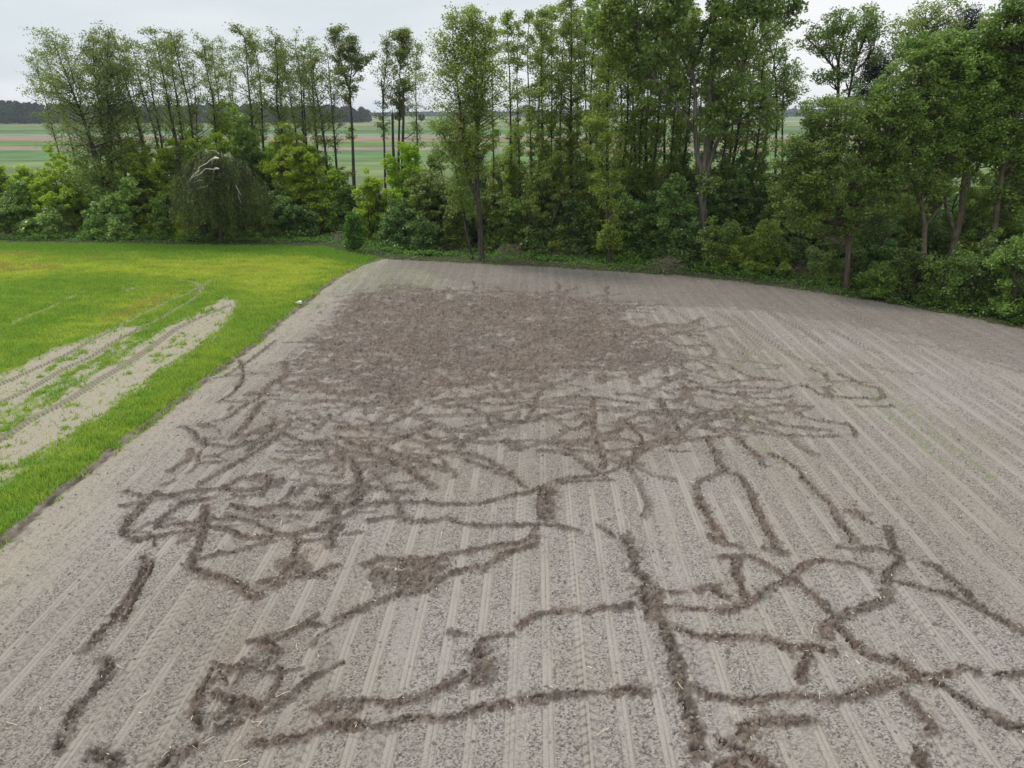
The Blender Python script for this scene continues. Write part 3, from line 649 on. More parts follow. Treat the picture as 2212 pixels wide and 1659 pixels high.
spill = spill * soil * sm(.50, .66, .55 * vn(X * 8, Y * 8, 81) + .45 * vn(X * 17, Y * 17, 82))
dug = np.maximum(np.maximum(trail, spill * .8), till * 0.95)
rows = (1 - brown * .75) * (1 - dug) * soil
strip = strip * rows * (1 - head * .6); ln = ln * rows * (1 - head * .5); cpat = cpat * rows * (1 - head)

# --- heights
n1 = vn(X * 9, Y * 9, 701); n2 = vn(X * 17, Y * 17, 703); n0 = fbm(X * 2.6, Y * 2.6, 705, 2); nb = fbm(X * .08, Y * .08, 707, 2)
Z = (nb - 0.5) * 0.05
Z = Z + rows * (0.028 * (n2 - 0.5) + 0.03 * (n1 - .5) - 0.018 * clod) * (1 - .7 * strip) - 0.020 * ln - 0.022 * cpat
Z = Z + dug * ((n0 - 0.5) * 0.20 + (n1 - 0.5) * 0.12 + (n2 - 0.5) * 0.06)
Z = Z + trail * (-0.10 * np.exp(-((side - 0.50) / 0.30) ** 2) + 0.06 * np.exp(-((side + 0.45) / 0.4) ** 2))
Z = Z + dug * np.abs(vn(X * 6, Y * 6, 711) - .5) * 0.10
Z = Z + till * (fbm(X * 1.1, Y * 1.1, 719, 2) - .5) * .16
Z = Z + brown * soil * ((n1 - .5) * 0.05 + (n2 - .5) * .03)
Z = Z + rpat * 0.05 * soil - rut * 0.02 * soil - tpat * 0.05 - 0.09 * furrow * (1 + n1)
Z = Z + incrop * ((n2 - .5) * 0.02 + (n1 - .5) * .02)
Z = Z * sm(149, 120, Y)

A = dict(dug=dug, clod=clod * soil + clod * incrop, strip=strip, linem=np.clip(ln * 0.8 + cpat * 0.55 + rut * (1 - rpat) * .8 * soil * (1 - dug) + (trk * 0.3 + tpat * 0.9), 0, 1),
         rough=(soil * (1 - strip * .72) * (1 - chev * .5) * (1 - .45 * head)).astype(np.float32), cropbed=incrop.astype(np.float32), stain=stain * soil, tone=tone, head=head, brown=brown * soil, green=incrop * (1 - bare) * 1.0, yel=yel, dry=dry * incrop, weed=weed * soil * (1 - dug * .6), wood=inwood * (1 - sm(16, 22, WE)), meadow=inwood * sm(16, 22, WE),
         furrow=np.clip(furrow * 1.1, 0, 1), tanm=tan_)
V = np.stack([X, Y, Z], -1).reshape(-1, 3)
idx = np.arange(NR * NC).reshape(NR, NC)
Fq = np.stack([idx[:-1, :-1], idx[:-1, 1:], idx[1:, 1:], idx[1:, :-1]], -1).reshape(-1, 4)

m, n, l = pmat('field_soil')
out = N(n, 'ShaderNodeOutputMaterial'); b = N(n, 'ShaderNodeBsdfPrincipled')
b.inputs['Roughness'].default_value = 0.95; b.inputs['Specular IOR Level'].default_value = 0.15
tc = N(n, 'ShaderNodeTexCoord')
def noise(scale, detail=4, rough=.6, st=None):
    q = N(n, 'ShaderNodeTexNoise'); q.inputs['Scale'].default_value = scale; q.inputs['Detail'].default_value = detail; q.inputs['Roughness'].default_value = rough
    if st:
        mp = N(n, 'ShaderNodeMapping'); mp.inputs['Scale'].default_value = st; l.new(tc.outputs['Object'], mp.inputs[0]); l.new(mp.outputs[0], q.inputs['Vector'])
    else: l.new(tc.outputs['Object'], q.inputs['Vector'])
    return q.outputs[0]
def attr(a): return N(n, 'ShaderNodeAttribute', attribute_name=a).outputs['Fac']
def mix(f, a_, b_, blend='MIX'):
    q = N(n, 'ShaderNodeMix', data_type='RGBA', blend_type=blend)
    for i, s_ in ((0, f), (6, a_), (7, b_)):
        if isinstance(s_, (int, float)): q.inputs[i].default_value = s_
        elif isinstance(s_, tuple): q.inputs[i].default_value = (*s_, 1)
        else: l.new(s_, q.inputs[i])
    return q.outputs[2]
def rng_(s_, a_, b_, c_=0., d_=1.):
    q = N(n, 'ShaderNodeMapRange'); q.inputs[1].default_value = a_; q.inputs[2].default_value = b_; q.inputs[3].default_value = c_; q.inputs[4].default_value = d_
    l.new(s_, q.inputs[0]); return q.outputs[0]
def mul(a_, b_):
    q = N(n, 'ShaderNodeMath', operation='MULTIPLY')
    for i, s_ in ((0, a_), (1, b_)):
        if isinstance(s_, (int, float)): q.inputs[i].default_value = s_
        else: l.new(s_, q.inputs[i])
    return q.outputs[0]
big_n = noise(0.22, 3); fine = noise(14, 5, .7); fine2 = noise(38, 4, .7); med = noise(2.2, 5)
c = mix(rng_(big_n, .38, .62), (.325, .298, .282), (.305, .284, .248))
c = mix(rng_(attr('tone'), .35, .65, 0, .55), c, (.25, .222, .188))
c = mix(mul(attr('stain'), .7), c, (.17, .145, .12))
c = mix(mul(attr('strip'), .34), c, (.355, .320, .280))
c = mix(attr('head'), c, (.335, .303, .245))
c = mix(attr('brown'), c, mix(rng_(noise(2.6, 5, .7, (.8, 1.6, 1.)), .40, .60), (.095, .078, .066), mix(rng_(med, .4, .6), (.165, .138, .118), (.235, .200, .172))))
c = mix(mul(attr('clod'), .5), c, (.155, .135, .118))
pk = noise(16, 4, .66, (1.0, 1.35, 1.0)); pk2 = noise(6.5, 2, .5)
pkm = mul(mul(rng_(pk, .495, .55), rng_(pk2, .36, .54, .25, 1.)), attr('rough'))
c = mix(mul(pkm, .88), c, (.085, .072, .062))  # finer dark clod marks, damp tone and small shadows both in the colour
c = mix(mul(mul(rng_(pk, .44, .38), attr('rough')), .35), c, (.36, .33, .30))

c = mix(mul(attr('tanm'), .18), c, (.36, .25, .17))
dugc = mix(rng_(med, .3, .7), (.098, .079, .066), (.165, .136, .112))
dugc = mix(rng_(big_n, .40, .56), dugc, mix(.55, dugc, (.165, .108, .078)))
dugc = mix(rng_(noise(1.1, 5, .6, (1., 1.7, 1.)), .47, .60, 0, .75), dugc, (.215, .180, .150))
dugc = mix(rng_(noise(3.4, 3), .47, .60, 0, .75), dugc, (.075, .062, .052))
dugc = mix(rng_(noise(17, 3, .65), .56, .66, 0, .75), dugc, (.055, .045, .038))  # crevice shade of the dug soil painted into its colour
dugc = mix(rng_(noise(21, 3, .65), .58, .70, 0, .55), dugc, (.26, .23, .20))
c = mix(attr('dug'), c, dugc)
c = mix(rng_(fine, .60, .74), c, mix(.55, c, (.42, .38, .33)))
c = mix(mul(attr('weed'), .55), c, (.16, .21, .07))
c = mix(mul(attr('cropbed'), .8), c, mix(rng_(fine, .35, .65), (.27, .24, .175), (.40, .36, .27)))
gr = mix(attr('yel'), (.12, .20, .03), (.28, .32, .04))
gr = mix(attr('dry'), gr, (.24, .19, .06))
c = mix(attr('linem'), c, (.165, .145, .11))
c = mix(mul(attr('green'), rng_(fine, .2, .55, .75, 1.)), c, gr)
c = mix(attr('furrow'), c, (.085, .068, .05))
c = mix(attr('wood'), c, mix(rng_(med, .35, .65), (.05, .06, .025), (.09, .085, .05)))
c = mix(attr('meadow'), c, (.11, .155, .06))
c = mix(rng_(fine2, .3, .7, 0, .45), c, mix(.6, c, (.06, .05, .045)))
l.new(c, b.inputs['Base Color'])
bp = N(n, 'ShaderNodeBump'); bp.inputs['Strength'].default_value = .7; bp.inputs['Distance'].default_value = .03
l.new(fine, bp.inputs['Height']); l.new(bp.outputs[0], b.inputs['Normal'])
l.new(b.outputs[0], out.inputs[0])
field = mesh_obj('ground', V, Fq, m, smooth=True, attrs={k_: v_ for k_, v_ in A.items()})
tag(field, kind='structure')

# --- farmland beyond the trees
m, n, l = pmat('farmland')
out = N(n, 'ShaderNodeOutputMaterial'); b = N(n, 'ShaderNodeBsdfPrincipled'); b.inputs['Roughness'].default_value = 1.0; b.inputs['Specular IOR Level'].default_value = 0.1
tc = N(n, 'ShaderNodeTexCoord'); sp = N(n, 'ShaderNodeSeparateXYZ'); l.new(tc.outputs['Object'], sp.inputs[0])
nn = N(n, 'ShaderNodeTexNoise'); nn.inputs['Scale'].default_value = 0.004; nn.inputs['Detail'].default_value = 1; l.new(tc.outputs['Object'], nn.inputs['Vector'])
tl = N(n, 'ShaderNodeMath', operation='MULTIPLY_ADD'); tl.inputs[1].default_value = 0.02; l.new(sp.outputs[0], tl.inputs[0]); l.new(sp.outputs[1], tl.inputs[2])
dv = N(n, 'ShaderNodeMath', operation='DIVIDE'); dv.inputs[0].default_value = 75.0; l.new(tl.outputs[0], dv.inputs[1])
rp = N(n, 'ShaderNodeValToRGB'); rp.color_ramp.interpolation = 'LINEAR'
bands = [(244,(.10,.13,.07)),(256,(.13,.19,.09)),(260,(.11,.17,.07)),(261,(.34,.32,.22)),(262.5,(.15,.18,.08)),(270.5,(.17,.19,.085)),(271.5,(.10,.12,.07)),(273,(.09,.15,.055)),(279.5,(.12,.18,.06)),
         (280.5,(.06,.10,.05)),(282,(.06,.11,.045)),(288,(.09,.15,.055)),(289.5,(.16,.20,.13)),(294.5,(.18,.20,.14)),(295.5,(.20,.15,.115)),(303.5,(.22,.155,.115)),
         (304.5,(.10,.17,.045)),(315,(.09,.155,.04)),(316.5,(.19,.16,.14)),(320,(.22,.17,.14)),(322.5,(.22,.165,.125)),(324,(.085,.16,.06)),(344,(.10,.17,.065)),(346,(.08,.12,.05)),(349,(.13,.18,.07)),(380,(.13,.17,.07))]
els = rp.color_ramp.elements
while len(els) > 1: els.remove(els[-1])
for i, (v_, c_) in enumerate(bands):
    p_ = min(1.0, 75.0 / float(ydist(v_)) )
    e = els[0] if i == 0 else els.new(p_)
    e.position = p_; e.color = (*c_, 1)
l.new(dv.outputs[0], rp.inputs[0])
n2_ = N(n, 'ShaderNodeTexNoise'); n2_.inputs['Scale'].default_value = 0.05; n2_.inputs['Detail'].default_value = 6; l.new(tc.outputs['Object'], n2_.inputs['Vector'])
hv = N(n, 'ShaderNodeHueSaturation'); mr = N(n, 'ShaderNodeMapRange'); mr.inputs[1].default_value = .3; mr.inputs[2].default_value = .7; mr.inputs[3].default_value = .7; mr.inputs[4].default_value = 1.3
l.new(n2_.outputs[0], mr.inputs[0]); l.new(mr.outputs[0], hv.inputs['Value']); l.new(rp.outputs[0], hv.inputs['Color'])
l.new(hv.outputs[0], b.inputs['Base Color']); l.new(b.outputs[0], out.inputs[0])
L_ = 6000
mesh_obj('farmland', [(-L_, -400, -.3), (L_, -400, -.3), (L_, L_ + 2000, -.3), (-L_, L_ + 2000, -.3)], [(0, 1, 2, 3)], m)['kind'] = 'structure'

# ------------------------------------------------------------------ green crop, weeds, loose straw
def sample_fan(rng, n, y0, y1, t0=-0.80, t1=0.80, pw=1.0):
    """points of even density per area between y0 and y1"""
    y = y0 + (y1 - y0) * rng.random(n) ** pw
    t = rng.uniform(t0, t1, n)
    return t * (y * 0.935 + 4.3), y
def lookup(arr, x, y):
    r = np.clip(np.searchsorted(ys, y) - 1, 0, NR - 1)
    c = np.clip(np.searchsorted(tt, x / (y * 0.935 + 4.3)) - 1, 0, NC - 1)
    return arr[r, c]
rng = np.random.default_rng(5)
green_f = incrop * (1 - bare)
x, y = sample_fan(rng, 900000, 15, 73, -1.1, -0.1, 0.75)
g = lookup(green_f, x, y); ce = lookup(CE, x, y)
soft_ = lookup(bare, x, y)
keep = rng.random(len(x)) < np.where(lookup(incrop.astype(float), x, y) > 0, np.maximum(g * 0.85, .05 * (1 - lookup(trk, x, y))), np.where((ce < 0) & (ce > -.55) & (lookup(WE, x, y) < 0), .30 * (vn(x * 1.7, y * 1.7, 807) > .55), 0))
x, y, ce, soft_ = x[keep], y[keep], ce[keep], soft_[keep]
yl = lookup(yel, x, y); dr = lookup(dry, x, y)
n_ = len(x)
h = (0.16 + 0.10 * fbm(x * .9, y * .9, 801, 2)) * (1 - 0.25 * yl) * (1 - .4 * dr) * rng.uniform(.6, 1.3, n_)
h = h * (1 - .55 * soft_) * np.where(ce < 1.2, 1.15, .85) * (.75 + .5 * vn(x * 2.2, y * 2.2, 809))
an = rng.uniform(0, 2 * math.pi, n_); wd = rng.uniform(.012, .03, n_)
ln_ = rng.normal(0, .35, (n_, 2)) * h[:, None]
zb = lookup(Z, x, y) - 0.01
b0 = np.stack([x - wd * np.cos(an), y - wd * np.sin(an), zb], -1); b1 = np.stack([x + wd * np.cos(an), y + wd * np.sin(an), zb], -1)
tp = np.stack([x + ln_[:, 0], y + ln_[:, 1], zb + h], -1)
V = np.stack([b0, b1, tp], 1).reshape(-1, 3)
m, n, l = pmat('crop_blades')
out = N(n, 'ShaderNodeOutputMaterial'); at_y = N(n, 'ShaderNodeAttribute', attribute_name='yel'); at_d = N(n, 'ShaderNodeAttribute', attribute_name='dry')
geo = N(n, 'ShaderNodeNewGeometry')
mxa = N(n, 'ShaderNodeMix', data_type='RGBA'); mxa.inputs[6].default_value = (.21, .38, .05, 1); mxa.inputs[7].default_value = (.50, .58, .08, 1)
l.new(at_y.outputs['Fac'], mxa.inputs[0])
mxb = N(n, 'ShaderNodeMix', data_type='RGBA'); mxb.inputs[7].default_value = (.42, .34, .09, 1)
l.new(at_d.outputs['Fac'], mxb.inputs[0]); l.new(mxa.outputs[2], mxb.inputs[6])
hs = N(n, 'ShaderNodeHueSaturation'); mr = N(n, 'ShaderNodeMapRange'); mr.inputs[3].default_value = .65; mr.inputs[4].default_value = 1.25
l.new(geo.outputs['Random Per Island'], mr.inputs[0]); l.new(mr.outputs[0], hs.inputs['Value']); l.new(mxb.outputs[2], hs.inputs['Color'])
d_ = N(n, 'ShaderNodeBsdfDiffuse'); t_ = N(n, 'ShaderNodeBsdfTranslucent'); ms = N(n, 'ShaderNodeMixShader'); ms.inputs[0].default_value = .4
l.new(hs.outputs[0], d_.inputs[0]); l.new(hs.outputs[0], t_.inputs[0]); l.new(d_.outputs[0], ms.inputs[1]); l.new(t_.outputs[0], ms.inputs[2]); l.new(ms.outputs[0], out.inputs[0])
yb = np.clip(yl + .3 * (rng.random(n_) - .5) + .45 * (fbm(x * 1.6, y * 1.6, 811, 3) - .45) + .12 - .9 * sm(-5, -1, lookup(WE, x, y)), 0, 1)
o = mesh_obj('crop', V, np.arange(3 * n_).reshape(-1, 3), m, attrs={'yel': np.repeat(yb, 3), 'dry': np.repeat(dr, 3)})
tag(o, 'bright green and yellowing young cereal blades of the neighbouring field', 'crop', kind='stuff')

# weeds at the foot of the trees
x, y = sample_fan(rng, 420000, 36, 84, -1.2, 1.2, .8)
we = lookup(WE, x, y)
dens = sm(-.9 + .8 * vn(x * .8, y * .8, 823), .3, we) * (1 - sm(3.0, 7.5, we)) * (0.45 + fbm(x * .7, y * .7, 821, 3))
keep = rng.random(len(x)) < dens * 1.5
x, y, we = x[keep], y[keep], we[keep]
hh = (0.18 + 0.95 * fbm(x * .55, y * .55, 831, 3) ** 1.3) * sm(-.5, .8, we)
P = np.stack([x, y, hh * rng.uniform(.35, 1.0, len(x)) ** .6], -1)
V, Fq = leaf_quads(rng, P, 0.14, up=.7, aspect=.6)
tag(mesh_obj('nettles', V, Fq, M['nettle']), 'low green nettles and weeds along the foot of the trees', 'weeds', kind='stuff')
# thin grass under the trees
x, y = sample_fan(rng, 160000, 40, 100, -1.2, 1.2)
we = lookup(WE, x, y); keep = (we > 2) & (rng.random(len(x)) < .8)
x, y = x[keep], y[keep]
V, Fq = leaf_quads(rng, np.stack([x, y, rng.uniform(.02, .5, len(x))], -1), 0.2, up=.3, aspect=.35)
tag(mesh_obj('undergrowth', V, Fq, M['mid']), 'patchy low green undergrowth covering the shaded wood floor', 'undergrowth', kind='stuff')

# straw crumbs and small pale stones in the turned soil
x, y = sample_fan(rng, 4500, 9, 48)
dg = lookup(dug, x, y); keep = rng.random(len(x)) < (0.05 + .6 * dg) * lookup(soil.astype(float), x, y)
x, y = x[keep], y[keep]; n_ = len(x)
an = rng.uniform(0, math.pi, n_); L = rng.uniform(.02, .10, n_); w = .005 + .004 * rng.random(n_)
z = lookup(Z, x, y) + .02
dx, dy = np.cos(an) * L / 2, np.sin(an) * L / 2
V = np.stack([np.stack([x - dx - dy / L * w * 2, y - dy + dx / L * w * 2, z], -1), np.stack([x - dx + dy / L * w * 2, y - dy - dx / L * w * 2, z + .006], -1),
              np.stack([x + dx + dy / L * w * 2, y + dy - dx / L * w * 2, z + rng.uniform(0, .04, n_)], -1), np.stack([x + dx - dy / L * w * 2, y + dy + dx / L * w * 2, z + .012], -1)], 1).reshape(-1, 3)
tag(mesh_obj('straw_litter', V, np.arange(4 * n_).reshape(-1, 4), M['straw']), 'fine dry straw crumbs scattered over the dug soil', 'straw', kind='stuff')
# clods of earth thrown up along the trails
x, y = sample_fan(rng, 150000, 9, 60, pw=.8)
dg = lookup(dug, x, y); keep = rng.random(len(x)) < np.maximum(dg * .8, .05 * lookup(soil.astype(float), x, y))
x, y = x[keep], y[keep]; n_ = len(x)
s = rng.uniform(.02, .05, n_) * (1 + .6 * rng.random(n_) ** 3)
oc = np.array([(1, 0, 0), (0, 1, 0), (-1, 0, 0), (0, -1, 0), (0, 0, 1)], float)
V = (np.stack([x, y, lookup(Z, x, y)], -1)[:, None, :] + oc[None] * s[:, None, None] * rng.uniform(.6, 1.3, (n_, 5, 1))).reshape(-1, 3)
tri = np.array([(0, 1, 4), (1, 2, 4), (2, 3, 4), (3, 0, 4)])
Fq = (tri[None] + np.arange(n_)[:, None, None] * 5).reshape(-1, 3)
M['earth'] = rough_mat('dug_earth', (.105, .088, .074), (.21, .18, .15), 1.3, .5)
tag(mesh_obj('clods', V, Fq, M['earth']), 'small brown clods of earth thrown up along the dug trails', 'clods', kind='stuff')

# --- corn stalk pieces lying on the soil
def stalk_mesh(seed):
    r = random.Random(seed); t = Tubes(); L = r.uniform(.22, .42); n = 6; P = []
    for i in range(n):
        a = i / (n - 1); P.append(((a - .5) * L, .02 * math.sin(a * 3 + r.random()), .03 + .015 * a))
    t.add(P, [.011, .012, .010, .012, .009, .007], 5)
    if r.random() < .6: t.add([(0, 0, .035), (.05, .04, .06), (.10, .05, .05)], [.006, .004, .002], 4)
    return t
proto = [stalk_mesh(i).build('corn_stalk', M['straw']) for i in range(4)]
spots = [('D',x_,y_) for x_,y_ in [(1800,820),(1670,888),(1365,1015),(1310,1105),(1835,915),(1625,1000),(1750,1215),(1500,1620),(1585,1385),(1610,1395),(1465,1500),(1290,1500),(1430,1625),(1025,1580),(895,1220),(125,625),(745,1040),(1850,600),(75,1390),(1510,1645),(1740,155),(1200,1515)]]
spots += [('B',x_,y_) for x_,y_ in [(615,610),(605,690),(895,745),(735,770),(545,812),(655,850),(835,940),(505,980),(185,1135),(170,1380),(110,1350),(235,1440)]]
spots += [('F',905,815),('F',1285,360),('F',950,1225),('F',90,1165),('E',1668,1440),('E',1350,580)]
rs = random.Random(8)
for i, (c_, x_, y_) in enumerate(spots):
    o = proto[i] if i < 4 else proto[i % 4].copy()
    if i >= 4: COL.objects.link(o)
    p = cg(c_, [(x_, y_)])[0]
    o.location = (p[0], p[1], float(lookup(Z, p[0:1], p[1:2])[0]) + .02); o.rotation_euler = (0, 0, rs.uniform(0, 3.1)); 
    o.scale = (rs.uniform(.5, .85),) * 3
    lb, gr_ = {'D': ('pale dry corn stalk piece among the dug soil near the lower left corner', 'corn stalks in the left foreground'), 'B': ('pale dry corn stalk piece in the large turned-over patch', 'corn stalks in the turned-over patch'), 'F': ('pale dry corn stalk piece by the looping trails on the right', 'corn stalks on the right'), 'E': ('pale dry corn stalk piece on the seeded rows in the middle foreground', 'corn stalks in the middle foreground')}[c_]
    tag(o, lb, 'corn stalk', gr_)

# --- pale concrete block at the edge of the crop
import bmesh
bm = bmesh.new()
for vx in [(-.25, -.10, 0), (.23, -.12, 0), (.25, .11, 0), (-.24, .12, 0), (-.24, -.09, .13), (.22, -.11, .16), (.24, .10, .17), (-.23, .11, .14)]: bm.verts.new(vx)
bm.verts.ensure_lookup_table(); q = bm.verts
for f in [(3, 2, 1, 0), (4, 5, 6, 7), (0, 1, 5, 4), (1, 2, 6, 5), (2, 3, 7, 6), (3, 0, 4, 7)]: bm.faces.new([q[i] for i in f])
bmesh.ops.bevel(bm, geom=bm.edges[:], offset=.02, segments=2, affect='EDGES')
me = bpy.data.meshes.new('concrete_block'); bm.to_mesh(me); bm.free(); me.materials.append(M['stone'])
o = bpy.data.objects.new('concrete_block', me); COL.objects.link(o)
p = gp(645, 657); o.location = (p[0], p[1], .03); o.rotation_euler = (.05, -.1, math.radians(38))
tag(o, 'pale grey concrete block lying at the edge of the green crop', 'block')

# ------------------------------------------------------------------ trees and bushes
def px_path(Y0, pts, rng=None, wob=0.0, base=True):
    """spine of a stem standing Y0 metres away, read as (u, v) points; ends on the ground when base"""
    P = np.array([at(u, v, Y0) for u, v in pts])
    if base:
        if P[0][2] > 0.05:
            d = P[0] - P[1]; d /= (abs(d[2]) + 1e-6)
            s = min(abs(d[0]), .35) * np.sign(d[0])
            P = np.vstack([[P[0][0] + s * P[0][2], Y0, -0.05], P])
        else: P[0][2] = -0.05
    P = smooth_line(P, 5)
    if rng is not None and wob:
        k = len(P); t = np.linspace(0, 1, k)
        P[:, 1] += wob * np.sin(t * 5 + rng.uniform(0, 6)) * t
        P[:, 0] += wob * .35 * np.sin(t * 11 + rng.uniform(0, 6)) * t
    return P
def radii(P, r0, r1=0.02, pw=0.9):
    d = np.concatenate([[0], np.cumsum(np.linalg.norm(np.diff(P, axis=0), axis=1))]); d /= d[-1]
    return r0 + (r1 - r0) * d ** pw
def limb(rng, tb, p, az, el, L, r, k=6, droop=0., kk=4):
    d = np.array([math.cos(az) * math.cos(el), math.sin(az) * math.cos(el), math.sin(el)])
    P = [np.array(p, float)]
    for i in range(k):
        d = d + rng.normal(0, .13, 3) + np.array([0, 0, .06 - droop]); d /= np.linalg.norm(d)
        P.append(P[-1] + d * L / k)
    P = np.array(P); tb.add(P, np.linspace(r, r * .25, k + 1), kk)
    return P
def alder_parts(rng, spine, r0, c0, c1, width, nl, dens, tb, LP, low=0.0):
    r0 = r0 * .85; dens = dens * 1.0; nl = int(nl * 1.1)
    """slim alder: side limbs with loose leaf tufts between heights c0..c1 of the spine"""
    tb.add(spine, radii(spine, r0), 7)
    n = len(spine)
    d = np.concatenate([[0], np.cumsum(np.linalg.norm(np.diff(spine, axis=0), axis=1))]); tot = d[-1]
    for i in range(nl):
        a = c0 + (c1 - c0) * (i + rng.random()) / nl
        if rng.random() < low: a = rng.uniform(min(.25, c0 * .6), c0)
        s = a * tot; j = min(max(np.searchsorted(d, s) - 1, 0), n - 2); f = (s - d[j]) / (d[j + 1] - d[j] + 1e-9)
        p = spine[j] * (1 - f) + spine[j + 1] * f
        u = (a - c0) / (c1 - c0 + 1e-6)
        prof = (0.45 + 1.1 * min(1, max(u, 0) * 2.2)) * (1 - .72 * max(u, 0) ** 2.2)
        L = width * prof * rng.uniform(.55, 1.2)
        B = limb(rng, tb, p, rng.uniform(0, 6.28), rng.uniform(.15, .9), L, max(.012, r0 * .22 * (1 - .6 * max(u, 0))))
        for q in range(rng.integers(3, 6)):
            e = B[rng.integers(2, len(B))]
            T = limb(rng, tb, e, rng.uniform(0, 6.28), rng.uniform(-.1, .8), L * rng.uniform(.25, .5), .012, 3, kk=3)
            m = int(dens * rng.uniform(.3, 1.7))
            w = rng.random((m, 1)); b_ = T[0] * (1 - w) + T[-1] * w
            LP.append(b_ + rng.normal(0, .17 + .06 * width, (m, 3)) * np.array([1, 1, .55]))
        m = int(dens * .8); w = rng.uniform(.4, 1, (m, 1)); LP.append(B[0] * (1 - w) + B[-1] * w + rng.normal(0, .14, (m, 3)))
def finish(name, label, cat, group, root_p, tb, LP, wood, leafm, size, rng, extra=None, aspect=.75, up=.5, shell=None):
    root = empty(name, (root_p[0], root_p[1], 0))
    off = np.array([root_p[0], root_p[1], 0.])
    if tb is not None:
        tb.v = [v - off for v in tb.v]
        tb.build('trunk', M[wood], root)
    if LP is not None and len(LP):
        C = np.concatenate(LP) - off
        C = C[C[:, 2] > .03]
        nr = None
        V, Fq = leaf_quads(rng, C, size, up=up, aspect=aspect)
        mesh_obj('crown', V, Fq, M[leafm], root)
    if extra: extra(root, off)
    tag(root, label, cat, group)
    return root
def copy_tree(o, loc, rz, s, label, group=None):
    c = o.copy(); COL.objects.link(c); c.location = loc; c.rotation_euler = (0, 0, rz); c.scale = s
    if label: c['label'] = label
    if group: c['group'] = group
    for ch in list(o.children):
        d = ch.copy(); COL.objects.link(d); d.parent = c
    return c

ORD = ['first', 'second', 'third', 'fourth', 'fifth', 'sixth', 'seventh', 'eighth', 'ninth', 'tenth', 'eleventh', 'twelfth', 'thirteenth', 'fourteenth', 'fifteenth', 'sixteenth', 'seventeenth', 'eighteenth', 'nineteenth', 'twentieth', 'twenty-first', 'twenty-second', 'twenty-third', 'twenty-fourth']
# ---- left row: (distance, trunk radius, spine points bottom->top, crown start, width, limbs, leaf density)
ROW = [
 (74,.30,[(250,470),(227,400),(190,290),(157,200),(130,130),(113,88)],.42,3.0,52,34),
 (76,.24,[(262,470),(243,400),(225,290),(213,200),(203,130),(198,84)],.5,1.9,40,28),
 (75,.30,[(255,470),(243,395),(236,280),(230,167),(230,110),(235,66)],.5,1.7,40,28),
 (80,.20,[(280,450),(267,350),(250,250),(240,190),(232,130),(222,90)],.55,1.5,30,26),
 (78,.20,[(322,440),(310,327),(292,250),(283,217),(262,150),(250,92)],.55,1.5,32,24),
 (81,.18,[(352,430),(340,313),(315,220),(300,167),(292,120),(285,93)],.6,1.4,26,22),
 (79,.19,[(362,430),(350,320),(330,210),(317,133),(312,110),(305,88)],.6,1.3,26,20),
 (77,.22,[(392,430),(383,313),(370,250),(360,200),(345,120),(333,64)],.55,1.5,36,26),
 (82,.18,[(402,430),(397,313),(383,230),(373,167),(370,110),(368,66)],.6,1.3,30,24),
 (80,.20,[(424,400),(412,262),(396,180),(383,117),(379,90),(376,70)],.6,1.2,26,22),
 (86,.13,[(430,400),(425,250),(420,190),(419,150),(417,130)],.6,.9,16,14),
 (82,.19,[(472,400),(460,227),(450,170),(443,127),(440,105),(436,84)],.62,1.3,26,22),
 (84,.17,[(484,400),(473,227),(466,170),(463,133),(461,105),(459,84)],.62,1.1,24,20),
 (88,.13,[(508,400),(505,227),(498,170),(506,130),(500,112),(502,98)],.6,1.0,20,16),
 (80,.22,[(556,400),(541,224),(533,150),(527,87),(521,72),(515,58)],.6,1.5,34,26),
 (83,.18,[(572,400),(565,224),(555,140),(548,100),(545,72)],.6,1.2,28,24),
 (79,.23,[(622,420),(612,297),(597,224),(598,150),(598,110),(597,76)],.6,1.4,34,26),
 (83,.17,[(612,400),(609,290),(607,210),(612,150),(611,105)],.62,1.1,22,20),
 (85,.16,[(645,400),(639,290),(632,245),(618,170),(606,130),(600,108)],.62,1.3,20,18),
 (80,.19,[(664,420),(656,297),(650,200),(646,140),(642,110),(639,82)],.62,1.2,24,20),
 (82,.18,[(670,420),(660,290),(656,200),(658,140),(660,96)],.62,1.2,24,20),
 (81,.18,[(690,420),(684,301),(677,196),(671,130),(667,86)],.62,1.2,24,22),
 (78,.21,[(712,430),(705,350),(692,255),(681,189),(679,155),(681,126)],.62,1.7,32,34),
 (80,.18,[(732,430),(726,350),(720,250),(712,157),(706,120),(704,98)],.6,1.3,24,20),
]
rg = np.random.default_rng(77)
for i, (Yd, r, pts, c0, wd_, nl, dn) in enumerate(ROW):
    sp = px_path(Yd, pts, rg, .25); tb = Tubes(); LP = []
    alder_parts(rg, sp, r * 1.3, c0 - .12, .99, wd_ * 1.35, int(nl * 1.25), dn * .72, tb, LP, low=.16)
    if i < 4:
        for q in range((44, 16, 22, 12)[i]):       # low sweeping limbs of the first alders
            j = rg.integers(7, int(len(sp) * .72)); B = limb(rg, tb, sp[j], rg.uniform(2.2, 4.2) if rg.random() < (.8, .4, .3, .3)[i] else rg.uniform(-.9, .9), rg.uniform(0, .6), rg.uniform(2.0, 4.6), .05)
            for e in B[2:]:
                mm_ = 34; LP.append(e + rg.normal(0, .45, (mm_, 3)) * [1, 1, .4])
    lab = f'{"thick leaning" if i in (0, 2) else "slim leaning" if i < 10 else "slender upright"} alder, {ORD[i]} trunk from the left end of the tree row'
    finish('alder_tree', lab, 'tree', 'alders in the row on the left', sp[0], tb, LP, 'bark', 'alder', .17, rg)
